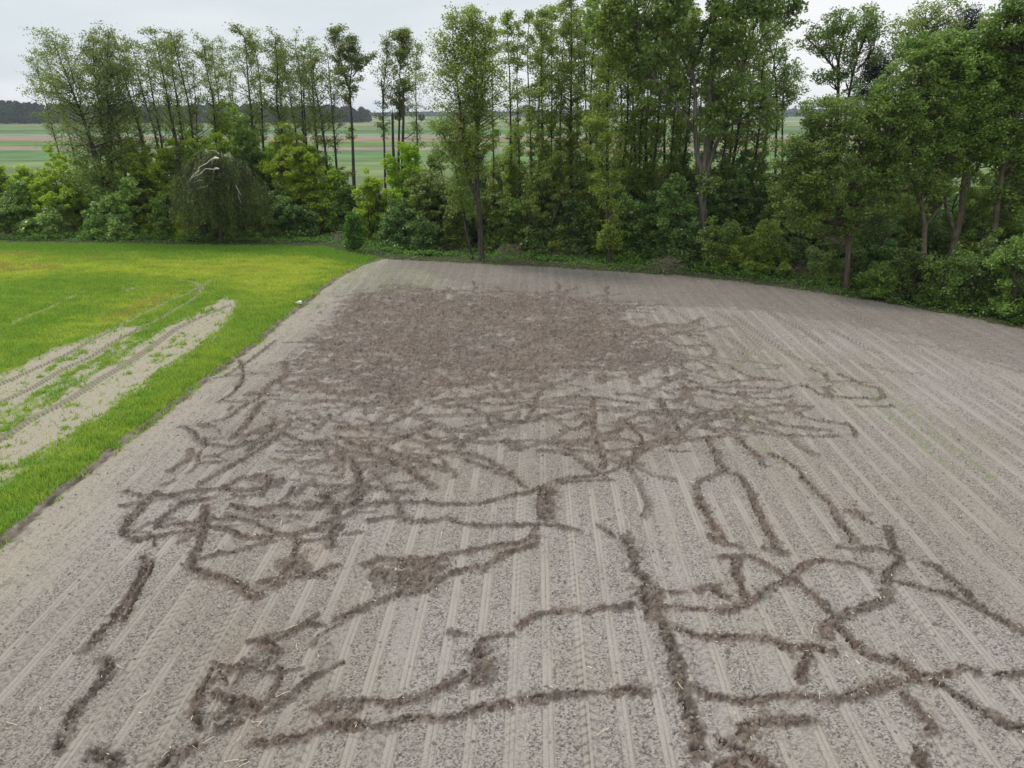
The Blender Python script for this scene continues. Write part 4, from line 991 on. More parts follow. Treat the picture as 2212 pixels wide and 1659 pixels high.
# thinner trunks standing behind the row, copied from one
tb = Tubes(); LP = []; sp = smooth_line(np.array([(0, 0, -.05), (.1, .1, 5), (0, -.1, 10), (-.35, .1, 15), (-.7, 0, 19)]), 5)
alder_parts(rg, sp, .15, .48, .99, 1.6, 34, 15, tb, LP, low=.2)
th = finish('alder_tree', 'thin alder standing behind the front trunks of the tree row', 'tree', 'thin alders behind the row', (0, 0), tb, LP, 'bark', 'alder', .16, rg)
rs = random.Random(3)
for i, (u, vt_) in enumerate([(265,85),(300,95),(330,80),(395,90),(420,84),(445,96),(492,100),(528,84),(580,90),(632,100),(652,92),(694,104),(176,96),(146,110),(215,80)]):
    Yd = 86 + (i * 5) % 9; q = at(u, 420, Yd); H_ = at(u, vt_, Yd)[2]; o = th if i == 0 else copy_tree(th, (0, 0, 0), 0, (1, 1, 1), None)
    o.location = (q[0], Yd, 0); o.scale = (1, 1, H_ / 19); o.rotation_euler = (0, 0, rs.uniform(-.7, .7))
# tall forked tree and the loose group in the gap
def special(name, label, Yd, r, stems, leafm, size, limbs, crown=.55, width=1.5, dens=26, wood='bark', group=None, low=0.):
    tb = Tubes(); LP = []; root_p = None
    for k, (rr, pts) in enumerate(stems):
        sp = px_path(Yd, pts, rg, .15, base=(k == 0))
        if k == 0: root_p = sp[0]
        if isinstance(crown, (list, tuple)): c_ = crown[k]
        else: c_ = crown
        if limbs[k]: alder_parts(rg, sp, rr * r, c_, .99, width, limbs[k], dens, tb, LP, low=low)
        else: tb.add(sp, radii(sp, rr * r, .04), 7)
    return finish(name, label, 'tree', group, root_p, tb, LP, wood, leafm, size, rg)
special('alder_tree', 'tall forked alder standing alone at the right end of the tree row', 76, .30,
        [(1, [(768,470),(764,378),(760,270),(756,196),(760,150),(764,110),(760,76)]), (.45, [(756,196),(745,165),(733,120),(725,90),(723,66)]), (.3, [(762,165),(775,150),(790,140),(800,128)])],
        'alder', .17, [30, 22, 8], crown=[.66, .3, .3], width=1.4, dens=30, low=.1)
special('alder_tree', 'slim sparse alder with a snapped side stem beside the gap', 76, .21,
        [(1, [(834,470),(831,364),(829,280),(828,210),(833,150),(836,82)]), (.6, [(829,225),(825,190),(823,168)])], 'alder', .15, [34, 0], crown=.5, width=1.2, dens=16)
special('alder_tree', 'leafy topped straight alder with broken stems beside it', 77, .25,
        [(1, [(862,470),(861,343),(863,220),(866,120),(870,68)])], 'alder', .18, [44], crown=.58, width=1.7, dens=34)
special('alder_tree', 'thin sparse alder right of the two broken trunks', 79, .17,
        [(1, [(902,460),(901,315),(899,220),(898,150),(903,94)])], 'alder', .15, [36], crown=.45, width=1.3, dens=18)
for lab, pts, r in [('short jagged dead stump standing among the bushes in the gap', [(852,440),(850,340),(849,290),(847,246)], .24),
                    ('tall bare broken trunk with dead limbs beside the leafy alder', [(872,450),(869,340),(871,250),(872,190)], .23)]:
    sp = px_path(75.5, pts, rg, .1); tb = Tubes(); R_ = radii(sp, r, r * .45); tb.add(sp, R_, 7)
    tb.add([sp[-1] - [0, 0, .3], sp[-1] + [.06, 0, .5]], [r * .4, .01], 5)
    root = empty('dead_tree', (sp[0][0], sp[0][1], 0)); off = np.array([sp[0][0], sp[0][1], 0.]); tb.v = [v - off for v in tb.v]
    tb.build('trunk', M['bark'], root)
    if 'tall' in lab:
        for j, s_ in ((9, 1), (11, 1), (12, 1), (7, -1)):
            t2 = Tubes(); limb(rg, t2, sp[j] - off, 0.0 if s_ > 0 else 3.0, .15, rg.uniform(1.5, 3.2), .05)
            t2.build('limb', M['bark'], root)
    tag(root, lab, 'dead tree')

# ---- middle grove
special('alder_tree', 'large multi-stemmed alder at the field edge, left side of the grove', 61, .34,
        [(1, [(1040,550),(1036,470),(1031,403),(1030,300),(1029,220),(1022,110),(1020,20)]), (.62, [(1034,440),(1012,380),(1000,300),(991,220),(982,120),(976,37)]),
         (.5, [(1012,380),(1004,290),(990,200),(975,150),(960,105)]), (.4, [(1032,300),(1040,200),(1046,120),(1050,70)])], 'grove', .16, [96, 60, 50, 40], crown=[.36, .12, .1, .2], width=2.5, dens=21)
special('alder_tree', 'low leaning thin-stemmed alder left of the large multi-stemmed one', 62, .18,
        [(1, [(1018,548),(1006,490),(996,430),(975,330),(950,270)])], 'olive', .15, [46], crown=.3, width=2.3, dens=40)
GR = [(68,.14,[(1066,540),(1066,330),(1064,220),(1062,120),(1064,37)],.5,1.0,28,20,'grove'), (70,.22,[(1106,520),(1104,440),(1101,183),(1098,90),(1095,22)],.34,1.5,64,34,'grove'),
      (71,.15,[(1122,480),(1121,323),(1117,150),(1119,42)],.6,.9,24,18,'grove'), (73,.19,[(1150,480),(1146,271),(1138,120),(1148,22)],.5,1.2,40,24,'grove'),
      (66,.22,[(1176,520),(1172,271),(1170,120),(1167,26)],.45,1.6,64,38,'grove'), (72,.18,[(1193,480),(1191,271),(1192,130),(1195,14)],.5,1.3,44,28,'grove'),
      (70,.18,[(1214,500),(1211,304),(1214,150),(1218,10)],.5,1.3,44,28,'grove'), (67,.26,[(1238,520),(1233,312),(1233,150),(1236,-10)],.5,1.6,54,34,'grove'),
      (74,.16,[(1250,480),(1247,257),(1250,130),(1246,30)],.5,1.2,34,24,'grove'), (71,.18,[(1270,500),(1266,286),(1264,130),(1270,-5)],.45,1.4,44,30,'grove'),
      (69,.22,[(1280,520),(1276,304),(1278,150),(1290,-20)],.45,1.4,46,32,'grove'), (59,.22,[(1314,557),(1313,420),(1313,220),(1316,100),(1318,0)],.12,1.6,96,40,'grove')]
for i, (Yd, r, pts, c0, wd_, nl, dn, lf) in enumerate(GR):
    sp = px_path(Yd, pts, rg, .2); tb = Tubes(); LP = []
    alder_parts(rg, sp, r, c0, .99, wd_, nl, dn, tb, LP, low=.34)
    lab = 'near slender alder leafy from foot to tip, left of the poplar' if i == len(GR) - 1 else f'tall narrow alder in the middle grove, {ORD[i]} to the right of the multi-stemmed one'
    finish('alder_tree', lab, 'tree', 'alders of the middle grove', sp[0], tb, LP, 'bark', lf, .17, rg)
# dense stand behind the poplar: three kinds, copied
protos = []
for k in range(4):
    sp = np.array([(0, 0, -.05), (.1 * k, .1, 5), (.2, -.1 * k, 10), (.1, .2, 15), (.3 * (k - 1), 0, 19.5)]); sp = smooth_line(sp, 5); tb = Tubes(); LP = []
    alder_parts(rg, sp, .17 + .03 * k, .42 - .04 * k, .99, 1.5, 60, 19, tb, LP, low=.30)
    protos.append(finish('alder_tree', 'slim dark alder trunk in the dense stand behind the poplar', 'tree', 'alders packed behind the poplar', (0, 0), tb, LP, 'bark', 'olive' if k % 2 else 'grove', .18, rg))
rs = random.Random(12)
us = [1298,1330,1346,1366,1378,1402,1412,1424,1440,1452,1474,1492,1510,1548,1562,1580,1600,1618,1352,1390,1462,1530,1225,1160,1285,1640]
def SECT(u):
    if u < 1300: return 'slim alder trunk half hidden among the grove, left of the leafy near alder', 'alders half hidden in the grove'
    if u < 1400: return 'slim dark alder trunk between the leafy near alder and the poplar limbs', 'alders behind the left limbs of the poplar'
    if u < 1500: return 'slim dark alder trunk just left of the pale poplar trunk, deep in the stand', 'alders just left of the poplar trunk'
    return 'slim dark alder trunk behind and right of the pale poplar trunk', 'alders just right of the poplar trunk'
for i, u in enumerate(us):
    Yd = 66 + (i * 7) % 13; p = at(u, 440, Yd); vt = rs.uniform(0, 60); hgt = at(u, vt, Yd)[2]
    loc = (p[0], Yd, 0); s = (1, 1, hgt / 19.5); rz = rs.uniform(0, 6)
    if i < 4: o = protos[i]; o.location = loc; o.scale = s; o.rotation_euler = (0, 0, rz)
    else: copy_tree(protos[i % 4], loc, rz, s, SECT(u)[0], SECT(u)[1])
    if i < 4: tag(o, SECT(u)[0], None, SECT(u)[1])

# ---- crowns built of leaf clumps
def clump_pts(rng, c, r, n, flat=.75):
    d = rng.normal(size=(n, 3)); d /= np.linalg.norm(d, axis=1)[:, None]
    rad = r * rng.random((n, 1)) ** .42
    return c + d * rad * np.array([1, 1, flat])
def lobes_crown(rng, lobes, ncl, cr, nleaf, tb, origins, lr=.05, gap=0.):
    """lobes: (centre, radii); clumps spread through each lobe, each tied back by a branch"""
    LP = []; vol = np.array([l[1][0] * l[1][1] * l[1][2] for l in lobes]) ** .72; cum = vol / vol.sum()
    for (c, R), f in zip(lobes, cum):
        k = max(3, int(ncl * f))
        d = rng.normal(size=(k, 3)); d /= np.linalg.norm(d, axis=1)[:, None]
        rad = rng.random((k, 1)) ** .26
        Cs = np.array(c) + d * rad * np.array(R)
        for q in Cs:
            if q[2] < .25: continue
            r = cr * rng.uniform(.6, 1.4)
            LP.append(clump_pts(rng, q, r, int(nleaf * (r / cr) ** 2 * rng.uniform(.6, 1.3))))
            if tb is not None and rng.random() < .55:
                o = origins[np.argmin(np.linalg.norm((origins - q) * [1, 1, 1.0] + [0, 0, 1.2], axis=1))]
                mid = (o + q) / 2 + rng.normal(0, .15, 3) + [0, 0, -.1]
                L = np.linalg.norm(q - o)
                tb.add(smooth_line([o, mid, q], 3), np.linspace(min(lr, .012 + L * .012), .008, 7), 4)
    return LP
def px_lobe(u, v, ru, rv, Yd, dy=0., ry=None):
    c = at(u, v, Yd + dy); e = at(u + ru, v, Yd + dy); t = at(u, v - rv, Yd + dy)
    rx = abs(e[0] - c[0]); rz = abs(t[2] - c[2])
    return (c, (rx, ry if ry else rx * .9, rz))
def big_tree(name, label, Yd, stems, lobes, leafm, wood, ncl, cr, nleaf, size, group=None, limbs_mat=None, aspect=.75):
    tb = Tubes(); ori = []; rp = None
    for k, (r0, r1, pts) in enumerate(stems):
        sp = px_path(Yd, pts, rg, .3 if k else .0, base=(k == 0))
        if k == 0: rp = sp[0]
        tb.add(sp, radii(sp, r0, r1, .8), 8); ori.append(sp[len(sp) // 3 if k == 0 else 1:])
    ori = np.concatenate(ori)
    LB = [px_lobe(*l[:4], Yd, *(l[4:])) for l in lobes]
    LP = lobes_crown(rg, LB, ncl, cr, nleaf, tb, ori, lr=.09)
    return finish(name, label, 'tree', group, rp, tb, LP, wood, leafm, size, rg, aspect=aspect)

big_tree('poplar_tree', 'huge poplar with a pale forked trunk rising out of the picture', 60,
 [(.48, .30, [(1516,560),(1516,492),(1517,430),(1518,380)]), (.26, .10, [(1518,385),(1506,330),(1500,240),(1500,180),(1499,140)]), (.15, .05, [(1499,145),(1488,100),(1480,60),(1470,-60)]), (.15, .05, [(1500,140),(1517,90),(1530,50),(1545,-80)]),
  (.30, .09, [(1518,385),(1527,320),(1532,240),(1536,150),(1548,40),(1556,-120)]), (.22, .06, [(1524,380),(1544,320),(1568,280),(1610,250),(1650,225)]), (.14, .04, [(1506,290),(1480,250),(1452,224),(1430,195),(1416,172),(1380,110)]),
  (.12, .04, [(1500,180),(1470,120),(1430,90),(1370,60)]), (.12, .04, [(1560,290),(1590,200),(1610,120),(1640,40)]), (.1, .03, [(1620,110),(1670,60),(1720,30)])],
 [(1330,60,70,60), (1290,20,50,50,1), (1400,70,80,80,-1), (1400,-60,110,90), (1460,120,60,80,1), (1500,20,90,90,-1.5), (1520,-120,140,110), (1560,150,60,80), (1590,60,80,90), (1640,-20,90,70), (1700,30,40,30,0,1.2), (1600,210,60,55,-.5), (1660,-100,100,80), (1550,250,50,40), (1640,250,45,30,0,1.5), (1420,190,50,50,1), (1350,140,40,40,1), (1524,400,26,26,0,1), (1724,45,20,14,0,1)],
 'poplar', 'bark_light', 900, .60, 44, .27)
big_tree('alder_tree', 'small sparse tree with bare crooked top right of the poplar', 66,
 [(.2, .03, [(1674,400),(1676,320),(1678,230),(1674,160),(1670,120),(1660,95)]), (.05, .015, [(1676,170),(1650,135),(1640,110)]), (.05, .015, [(1674,150),(1690,120),(1696,90)])],
 [(1650,200,22,28,0,1.2), (1668,240,34,26,0,1.3), (1690,190,14,30,0,1)], 'alder', 'bark', 46, .5, 40, .17)
big_tree('alder_tree', 'small dark leafy tree with a thin trunk right of the crooked bare-topped one', 67,
 [(.17, .03, [(1690,400),(1690,280),(1692,200),(1697,130),(1698,100)])],
 [(1700,140,22,26,0,1.2), (1708,180,30,36,0,1.6), (1690,215,26,22,0,1.3)], 'poplar', 'bark', 70, .5, 50, .18)
big_tree('oak_tree', 'twin-crowned tree with dark spreading limbs against the sky', 58,
 [(.24, .16, [(1812,520),(1808,400),(1807,260)]), (.15, .05, [(1807,262),(1810,180),(1814,130),(1822,80),(1818,30)]), (.10, .03, [(1812,160),(1780,120),(1755,90),(1742,85)]), (.08, .03, [(1812,150),(1800,100),(1780,60)]),
  (.13, .05, [(1822,330),(1827,243),(1842,170),(1861,108),(1880,50),(1888,20)]), (.06, .02, [(1850,150),(1880,120),(1900,70)])],
 [(1775,60,40,28,0,1.6), (1745,95,26,16,0,1.2), (1812,48,32,26,0,1.6), (1800,100,50,30,0,1.6), (1828,140,34,30,0,1.4), (1868,40,38,26,0,1.6), (1892,55,22,34,0,1.2), (1862,90,26,30,0,1.3), (1790,160,30,22,0,1.2), (1850,200,26,28,0,1.2), (1890,120,14,20,0,1)],
 'poplar', 'bark', 250, .45, 46, .16)
big_tree('willow_tree', 'olive-leaved willow with a straight bare trunk at the field edge', 50,
 [(.21, .15, [(1829,615),(1831,560),(1833,477),(1828,420)]), (.13, .05, [(1828,425),(1812,360),(1800,300),(1795,240)]), (.1, .04, [(1828,425),(1850,350),(1866,300)]), (.1, .04, [(1822,400),(1790,370),(1760,350)])],
 [(1800,260,60,55), (1760,320,55,50,-.5), (1850,290,60,60,.5), (1790,380,70,60,-1), (1860,380,50,60), (1740,400,45,50), (1820,440,70,40), (1760,450,40,30), (1880,340,40,60,.5), (1826,490,40,22,0,1.2), (1700,330,34,40,0,1.5), (1705,420,36,44,0,1.6), (1895,420,40,50,0,1.6), (1760,240,34,30,0,1.6), (1740,480,40,26,0,1.5)],
 'mid', 'bark_red', 700, .48, 58, .165)
big_tree('pine_tree', 'dark pine crown showing behind the right side trees, lower one', 62,
 [(.28, .1, [(1886,480),(1886,300),(1890,200),(1893,140)])], [(1888,170,36,46,0,2), (1880,230,38,40,0,2), (1910,140,30,36,0,2)], 'pine', 'bark_red', 150, .6, 70, .2, aspect=.35)
big_tree('pine_tree', 'dark pine top poking above the big maple crown', 60,
 [(.28, .1, [(2091,480),(2091,200),(2091,60)])], [(2091,38,26,20,0,1.6), (2084,70,40,26,0,2), (2100,110,40,30,0,2)], 'pine', 'bark_red', 120, .6, 70, .2, aspect=.35)
big_tree('alder_tree', 'thin light-leaved treetop against the sky left of the pine top', 56,
 [(.2, .04, [(2000,480),(2002,250),(1998,120),(2004,40)])], [(1962,60,36,30,0,1.6), (2000,30,36,28,0,1.6), (2040,20,30,24,0,1.4), (1990,90,50,36,0,1.8), (2050,60,26,26,0,1.4), (1940,100,24,22,0,1.2)], 'alder', 'bark', 190, .5, 34, .15)
big_tree('robinia_tree', 'olive tree with a forked lichen-grown trunk behind the dark hedge', 50,
 [(.22, .17, [(1996,575),(1996,520),(1998,485)]), (.14, .06, [(1998,488),(1988,430),(1972,370),(1968,300),(1985,250)]), (.12, .05, [(1998,488),(2024,455),(2034,430),(2030,370),(2022,310),(2035,250)]), (.06, .02, [(1972,370),(1940,340),(1915,330)]), (.07, .02, [(1970,330),(1995,290),(2020,230)])],
 [(1935,200,45,60), (1980,150,55,60,1), (1930,290,50,50), (1985,240,60,60), (1960,340,60,44), (2030,320,50,60), (1920,380,40,36,0,1.5), (2010,400,45,30,0,1.6), (1905,240,30,40,0,1.4)],
 'mid', 'lichen', 640, .46, 60, .165)
big_tree('maple_tree', 'big bushy maple with bright leaves, tallest crown on the right', 51.5,
 [(.27, .2, [(2050,590),(2056,546),(2068,500),(2078,450),(2080,400)]), (.15, .05, [(2064,510),(2050,460),(2038,400),(2035,330)]), (.15, .06, [(2080,400),(2090,300),(2100,200),(2090,120)]), (.1, .04, [(2080,400),(2130,330),(2150,250)])],
 [(2030,120,60,50), (2075,170,80,70,-1), (2010,190,50,50,-.5), (2120,140,70,60), (2070,260,80,60,-1), (2150,210,60,60), (2050,340,60,50,-.5), (2130,300,70,60,-1), (2160,110,40,40), (2090,100,50,30), (1985,110,36,40), (2030,250,60,60,-.5)],
 'maple', 'lichen', 1150, .46, 60, .18)
big_tree('maple_tree', 'tall rightmost tree with a leaning pale trunk', 50,
 [(.22, .16, [(2135,590),(2143,529),(2158,430),(2165,368)]), (.15, .05, [(2165,370),(2185,300),(2195,240),(2204,180),(2215,80)]), (.1, .04, [(2165,370),(2200,340),(2230,320)])],
 [(2190,60,50,50), (2230,120,60,80), (2185,170,50,50,.5), (2230,240,60,80), (2190,320,50,60,.5), (2240,380,60,60), (2190,420,40,40), (2270,60,60,60), (2205,10,40,30), (2150,60,36,40), (2150,250,40,60)],
 'mid', 'lichen', 760, .5, 60, .18)

# ---- bushes: u, foot v, half width, top v, leaves, label
BUSH = [
 (415,524,34,445,'lime','small green bush before the left foot of the willow',1.0),
 (462,526,40,470,'dark','low dark bush in front of the willow trunk',1.0),
 (540,524,44,440,'mid','low green bush before the right side of the willow',1.0),
 (1955,590,60,460,'mid','green bush behind the hedge below the forked trunk',1.1),
 (92,508,58,372,'lime','light-green bush rising behind the low pale-leaved one',1.0),
 (315,506,50,356,'maple','fresh green bush between the pointed silvery one and the willow',1.0),
 (425,503,62,300,'lime','yellow-green bush behind the left side of the willow',1.0),
 (610,500,60,296,'lime','lime-green bush right of and behind the round-topped maple',1.1),
 (700,503,46,322,'pale','pale green bush among the three thin trunks',1.0),
 (20,505,60,352,'lime','green bush just inside the left border',1.0),
 (-20,512,75,318,'mid','mid-green bush cut by the left border of the picture',1.0),
 (52,516,62,395,'mid','rounded green bush second from the left border',1.0),
 (112,518,60,440,'pale','low pale-leaved bush in front of the leaning alders',1.0),
 (150,510,88,322,'lime','broad light-green bush in front of the thick leaning alder',1.1),
 (215,520,45,445,'mid','low dark-green bush between two light-green bushes on the left',1.0),
 (262,522,62,352,'pale','pointed silvery-green bush with wind-turned leaves',1.0),
 (345,512,66,298,'lime','tall light-green bush left of the drooping willow',1.1),
 (375,520,45,420,'maple','green bush at the left foot of the drooping willow',1.0),
 (500,500,112,228,'lime','yellow-green young tree rising behind the drooping willow',1.2),
 (553,505,58,250,'maple','round-topped fresh green maple bush right of the drooping willow',1.1),
 (600,520,60,400,'mid','dark green bush under the fresh green maple bush',1.0),
 (655,510,68,262,'lime','tall lime-green bush right of the round-topped maple',1.1),
 (700,512,60,335,'lime','lime-green bush before the three thin trunks',1.0),
 (738,512,38,358,'maple','narrow green bush left of the forked alder foot',1.0),
 (640,522,60,430,'dark','dark bush in the lower part of the lime-green thicket',1.0),
 (772,512,28,430,'dark','small dark bush at the foot of the tall forked alder',.9),
 (815,528,52,365,'lime','bright yellow-green bush in the gap between the rows',1.0),
 (768,545,20,455,'nettle','small bushy sapling beside the brushwood pile',.7),
 (882,520,48,300,'lime','upright lime-green bush growing round the broken trunks',1.1),
 (868,545,58,430,'dark','dark glossy bush with white blossom right of the gap',1.0),
 (930,535,56,335,'olive','olive bush between the gap and the multi-stemmed alder',1.2),
 (925,552,48,470,'dark','low dark bush left of the multi-stemmed alder foot',1.0),
 (985,548,46,420,'olive','olive bush left beside the multi-stemmed alder trunk',1.0),
 (1068,548,44,395,'olive','olive bush right beside the multi-stemmed alder trunk',1.0),
 (1112,553,50,430,'mid','green bush right of the multi-stemmed alder',1.0),
 (1180,558,66,330,'olive','big olive bush in the middle of the grove edge',1.3),
 (1165,562,45,480,'dark','low dark bush under the big olive bush',1.0),
 (1238,563,52,425,'dark','dark bush between the olive bushes of the grove edge',1.0),
 (1278,560,45,360,'olive','narrow olive bush left of the leafy near alder',1.1),
 (1345,568,45,400,'mid','green bush right of the leafy near alder',1.0),
 (1392,573,58,420,'dark','dark bush midway between near alder and poplar',1.1),
 (1440,578,50,380,'dark','taller dark bush left of the poplar',1.1),
 (1482,585,44,470,'dark','dark glossy bush touching the poplar foot',1.0),
 (1590,562,92,335,'dark','wide dark bush behind the bright elder',1.3),
 (1690,562,66,315,'mid','tall green bush right of the wide dark one',1.2),
 (1548,594,50,470,'mid','elder bush between poplar foot and bright elder',1.0),
 (1630,606,92,478,'grove','bright rounded elder bush standing forward of the tree line',.9),
 (1715,575,52,430,'mid','bush with pale-green layered leaves right of the bright elder',1.1),
 (1712,598,42,520,'dark','low dark bush right behind the bright elder',1.0),
 (1778,618,42,505,'pale','pale-leaved elder left of the bare willow trunk',1.0),
 (1870,630,48,430,'dark','dark bush right behind the bare willow trunk',1.1),
 (1925,582,72,370,'dark','large dark bush left of the forked lichen-grown trunk',1.3),
 (1895,652,52,560,'mid','low green hedge bush right of the bare willow trunk',1.0),
 (1960,662,58,520,'dark','dark hedge bush below the forked lichen-grown trunk',1.0),
 (2030,674,58,530,'mid','hedge bush below the big maple trunk',1.0),
 (2095,684,55,520,'dark','dark hedge bush below the leaning pale trunk',1.0),
 (2165,700,58,470,'mid','tall hedge bush at the right border',1.1),
 (2235,715,60,440,'dark','dark hedge bush cut by the right border of the picture',1.2),
 (2040,592,66,440,'dark','dark bush filling the space between the two lichen-grown trunks',1.2),
 (2130,592,66,420,'dark','dark bush behind the hedge right of the maple trunk',1.2),
]
def bush(u, vb, hw, vt, leafm, label, dep, group, cat='bush', name='bush', nf=1.0, flowers=False, Yd=None):
    Yd = Yd or float(ydist(vb)) + hw / F * float(ydist(vb)) * .8
    base = at(u, vb, Yd); c0 = np.array([base[0], Yd, 0.])
    e = at(u + hw, vb, Yd); rx = abs(e[0] - base[0]); H = at(u, vt, Yd)[2]
    lobes = []
    k = max(4, int(3 + H / rx * 1.6))
    for i in range(k):
        f = (i + .5) / k; w = (1 - f ** 2.6 * .72) * rx
        a = rg.uniform(0, 6.28); off = rx * .32
        r = max(.5, w * rg.uniform(.55, .8)); rz = max(.5, H / k * rg.uniform(.8, 1.15))
        cz = min(H * f * .98, H - rz * .8)
        lobes.append(((c0[0] + math.cos(a) * off, c0[1] + math.sin(a) * off * dep, cz), (r, r * .9 * dep, rz)))
        if i < k - 1:
            lobes.append(((c0[0] - math.cos(a) * (rx - r) * 1.1, c0[1] - math.sin(a) * off, cz * .9), (r * .8, r * .8 * dep, rz)))
    tb = Tubes(); ori = []
    for s in range(rg.integers(4, 7)):
        B = limb(rg, tb, c0 + [rg.uniform(-.2, .2), rg.uniform(-.2, .2), -.03], rg.uniform(0, 6.28), rg.uniform(1.0, 1.45), H * rg.uniform(.6, .85), .035 + .008 * H, 7, kk=5)
        ori.append(B[1:])
    ori = np.concatenate(ori)
    px = Yd / 710. # metres per picture element
    size = min(max(.15, px * 2.1), .235)
    area = rx * H
    ncl = int(min(620, 30 + area * 15)); nleaf = int(80 * nf)
    LP = lobes_crown(rg, lobes, ncl, .42 if H > 2.5 else .3, nleaf, tb, ori, lr=.03)
    ex = None
    if flowers:
        def ex(root, off):
            C = np.concatenate(LP) - off; C = C[rg.random(len(C)) < .012]; C = C[C[:, 1] < .2] + [0, -.06, .06]
            V, Fq = leaf_quads(rg, np.repeat(C, 3, 0) + rg.normal(0, .04, (len(C) * 3, 3)), .08, up=1.5); mesh_obj('blossom', V, Fq, M['flower'], root)
    r_ = finish(name, label, cat, group, c0, tb, LP, 'bark', leafm, size, rg, extra=ex)
    for ch in r_.children:
        if ch.name.startswith('trunk'): ch.name = 'stems'
        if ch.name.startswith('crown'): ch.name = 'foliage'
    return r_
for u, vb, hw, vt, lf, lab, dep in BUSH:
    bush(u, vb, hw, vt, lf, lab, dep, 'bushes along the wood edge', flowers=('blossom' in lab or 'elder' in lab))
# row of darker bushes filling the wood behind
fill = []
for k in range(4):
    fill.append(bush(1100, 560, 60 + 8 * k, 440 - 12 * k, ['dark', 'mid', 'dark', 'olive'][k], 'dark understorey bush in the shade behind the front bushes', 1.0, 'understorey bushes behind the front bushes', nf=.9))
rs = random.Random(31); i = 0; LAST = [None]
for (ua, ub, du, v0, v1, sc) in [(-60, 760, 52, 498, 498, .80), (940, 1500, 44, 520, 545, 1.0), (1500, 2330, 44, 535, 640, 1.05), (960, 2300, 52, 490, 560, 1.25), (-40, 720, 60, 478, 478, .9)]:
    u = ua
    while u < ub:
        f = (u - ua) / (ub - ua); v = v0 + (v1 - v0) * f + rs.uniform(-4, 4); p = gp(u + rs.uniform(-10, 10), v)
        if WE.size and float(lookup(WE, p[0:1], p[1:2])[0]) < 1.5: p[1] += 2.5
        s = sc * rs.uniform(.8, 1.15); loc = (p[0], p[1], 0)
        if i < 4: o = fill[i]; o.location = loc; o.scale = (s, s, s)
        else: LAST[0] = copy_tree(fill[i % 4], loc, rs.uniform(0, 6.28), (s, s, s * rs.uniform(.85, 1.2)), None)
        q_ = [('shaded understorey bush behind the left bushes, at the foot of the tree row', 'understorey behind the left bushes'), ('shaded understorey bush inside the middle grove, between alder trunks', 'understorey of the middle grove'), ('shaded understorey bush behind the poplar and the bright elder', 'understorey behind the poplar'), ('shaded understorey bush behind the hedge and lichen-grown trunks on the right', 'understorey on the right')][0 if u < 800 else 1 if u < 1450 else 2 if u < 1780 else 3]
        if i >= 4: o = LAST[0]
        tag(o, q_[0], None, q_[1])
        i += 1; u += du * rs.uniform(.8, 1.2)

# ---- drooping willow with a bleached dead limb
Yw = 70.0
tb = Tubes(); sp = px_path(Yw, [(478,515),(476,450),(466,380),(470,340)], rg, .1); tb.add(sp, radii(sp, .28, .08), 7); LP = []
c0 = sp[0]; topw = sp[-1]
for i in range(400):
    a = rg.uniform(0, 6.28); rr = rg.uniform(.15, 1) ** .6; k_ = .72 + .28 * math.sin(a * 3 + 1) + .16 * math.sin(a * 7)
    ex_, ey_ = 4.5 * rr * k_ * math.cos(a), 3.6 * rr * k_ * math.sin(a)
    ht = topw[2] * (1.0 - .38 * rr ** 1.6 + .10 * math.sin(a * 5 + 2)) + rg.normal(0, .55)
    p = np.array([c0[0] - .2 + ex_, Yw + ey_, ht]); L = min(ht - .2, rg.uniform(.8, 4.2)); L = max(L, .4)
    P = np.array([topw * .5 + p * .5 + [0, 0, .3], p, p + [ex_ * .06, ey_ * .06, -L * .5], p + [ex_ * .08 - .15, ey_ * .08, -L]]); P = smooth_line(P, 4)
    tb.add(P, np.linspace(.025, .006, len(P)), 3)
    m_ = int(40 * L) + 10; w = rg.random(m_); q = P[4] * (1 - w)[:, None] + P[-1] * w[:, None]; LP.append(q + rg.normal(0, .17, (m_, 3)))
def dead_limb(root, off):
    t = Tubes(); Yl = Yw - 3.9
    z = lambda x_, y_: ((650 + x_ * .1808) * .553, (580 + y_ * .1808) * .553)
    for r_, pts in [(.06, [(1140,215),(1020,215),(940,260),(870,320),(790,360),(700,420),(700,480),(640,540),(560,600),(500,680)]), (.04, [(1140,438),(980,448),(880,438),(820,450),(760,530),(640,580),(540,660),(485,770),(480,850)]),
                    (.022, [(700,470),(620,520),(545,600),(530,660)]), (.02, [(780,490),(700,560),(600,600),(510,640)]), (.022, [(1140,120),(1060,55),(960,40),(820,70)]), (.016, [(760,690),(690,685),(620,720),(560,760)]),
                    (.016, [(900,800),(780,840),(720,840),(635,900)]), (.018, [(690,570),(640,640),(580,690)]), (.02, [(1210,190),(1190,110),(1175,55)]), (.02, [(1500,790),(1540,880),(1600,980),(1620,1010)]), (.018, [(1550,960),(1570,1060),(1620,1190)])]:
        P = np.array([at(*z(*q), Yl + .002 * (1200 - q[0])) for q in pts]); P = smooth_line(P, 3); t.add(P - off, np.linspace(r_, r_ * .35, len(P)), 5)
    a_ = at(*z(1140, 215), Yl); t.add(smooth_line(np.array([[c0[0], Yw, topw[2] - 1.], (a_ + np.array([c0[0], Yw, topw[2]])) / 2, a_]) - off, 3), np.linspace(.09, .06, 7), 5)
    b_ = at(*z(1140, 438), Yl); t.add(smooth_line(np.array([[c0[0], Yw, topw[2] - 2.], (b_ + np.array([c0[0], Yw, topw[2] - 1])) / 2, b_]) - off, 3), np.linspace(.07, .04, 7), 5)
    o_ = t.build('limb', M['dead'], root); o_['label'] = 'bleached bare dead limb'
finish('willow_tree', 'dark drooping willow with a bleached dead limb on its left', 'tree', None, c0, tb, LP, 'bark', 'willow', .22, rg, extra=dead_limb, aspect=.35, up=-.1)

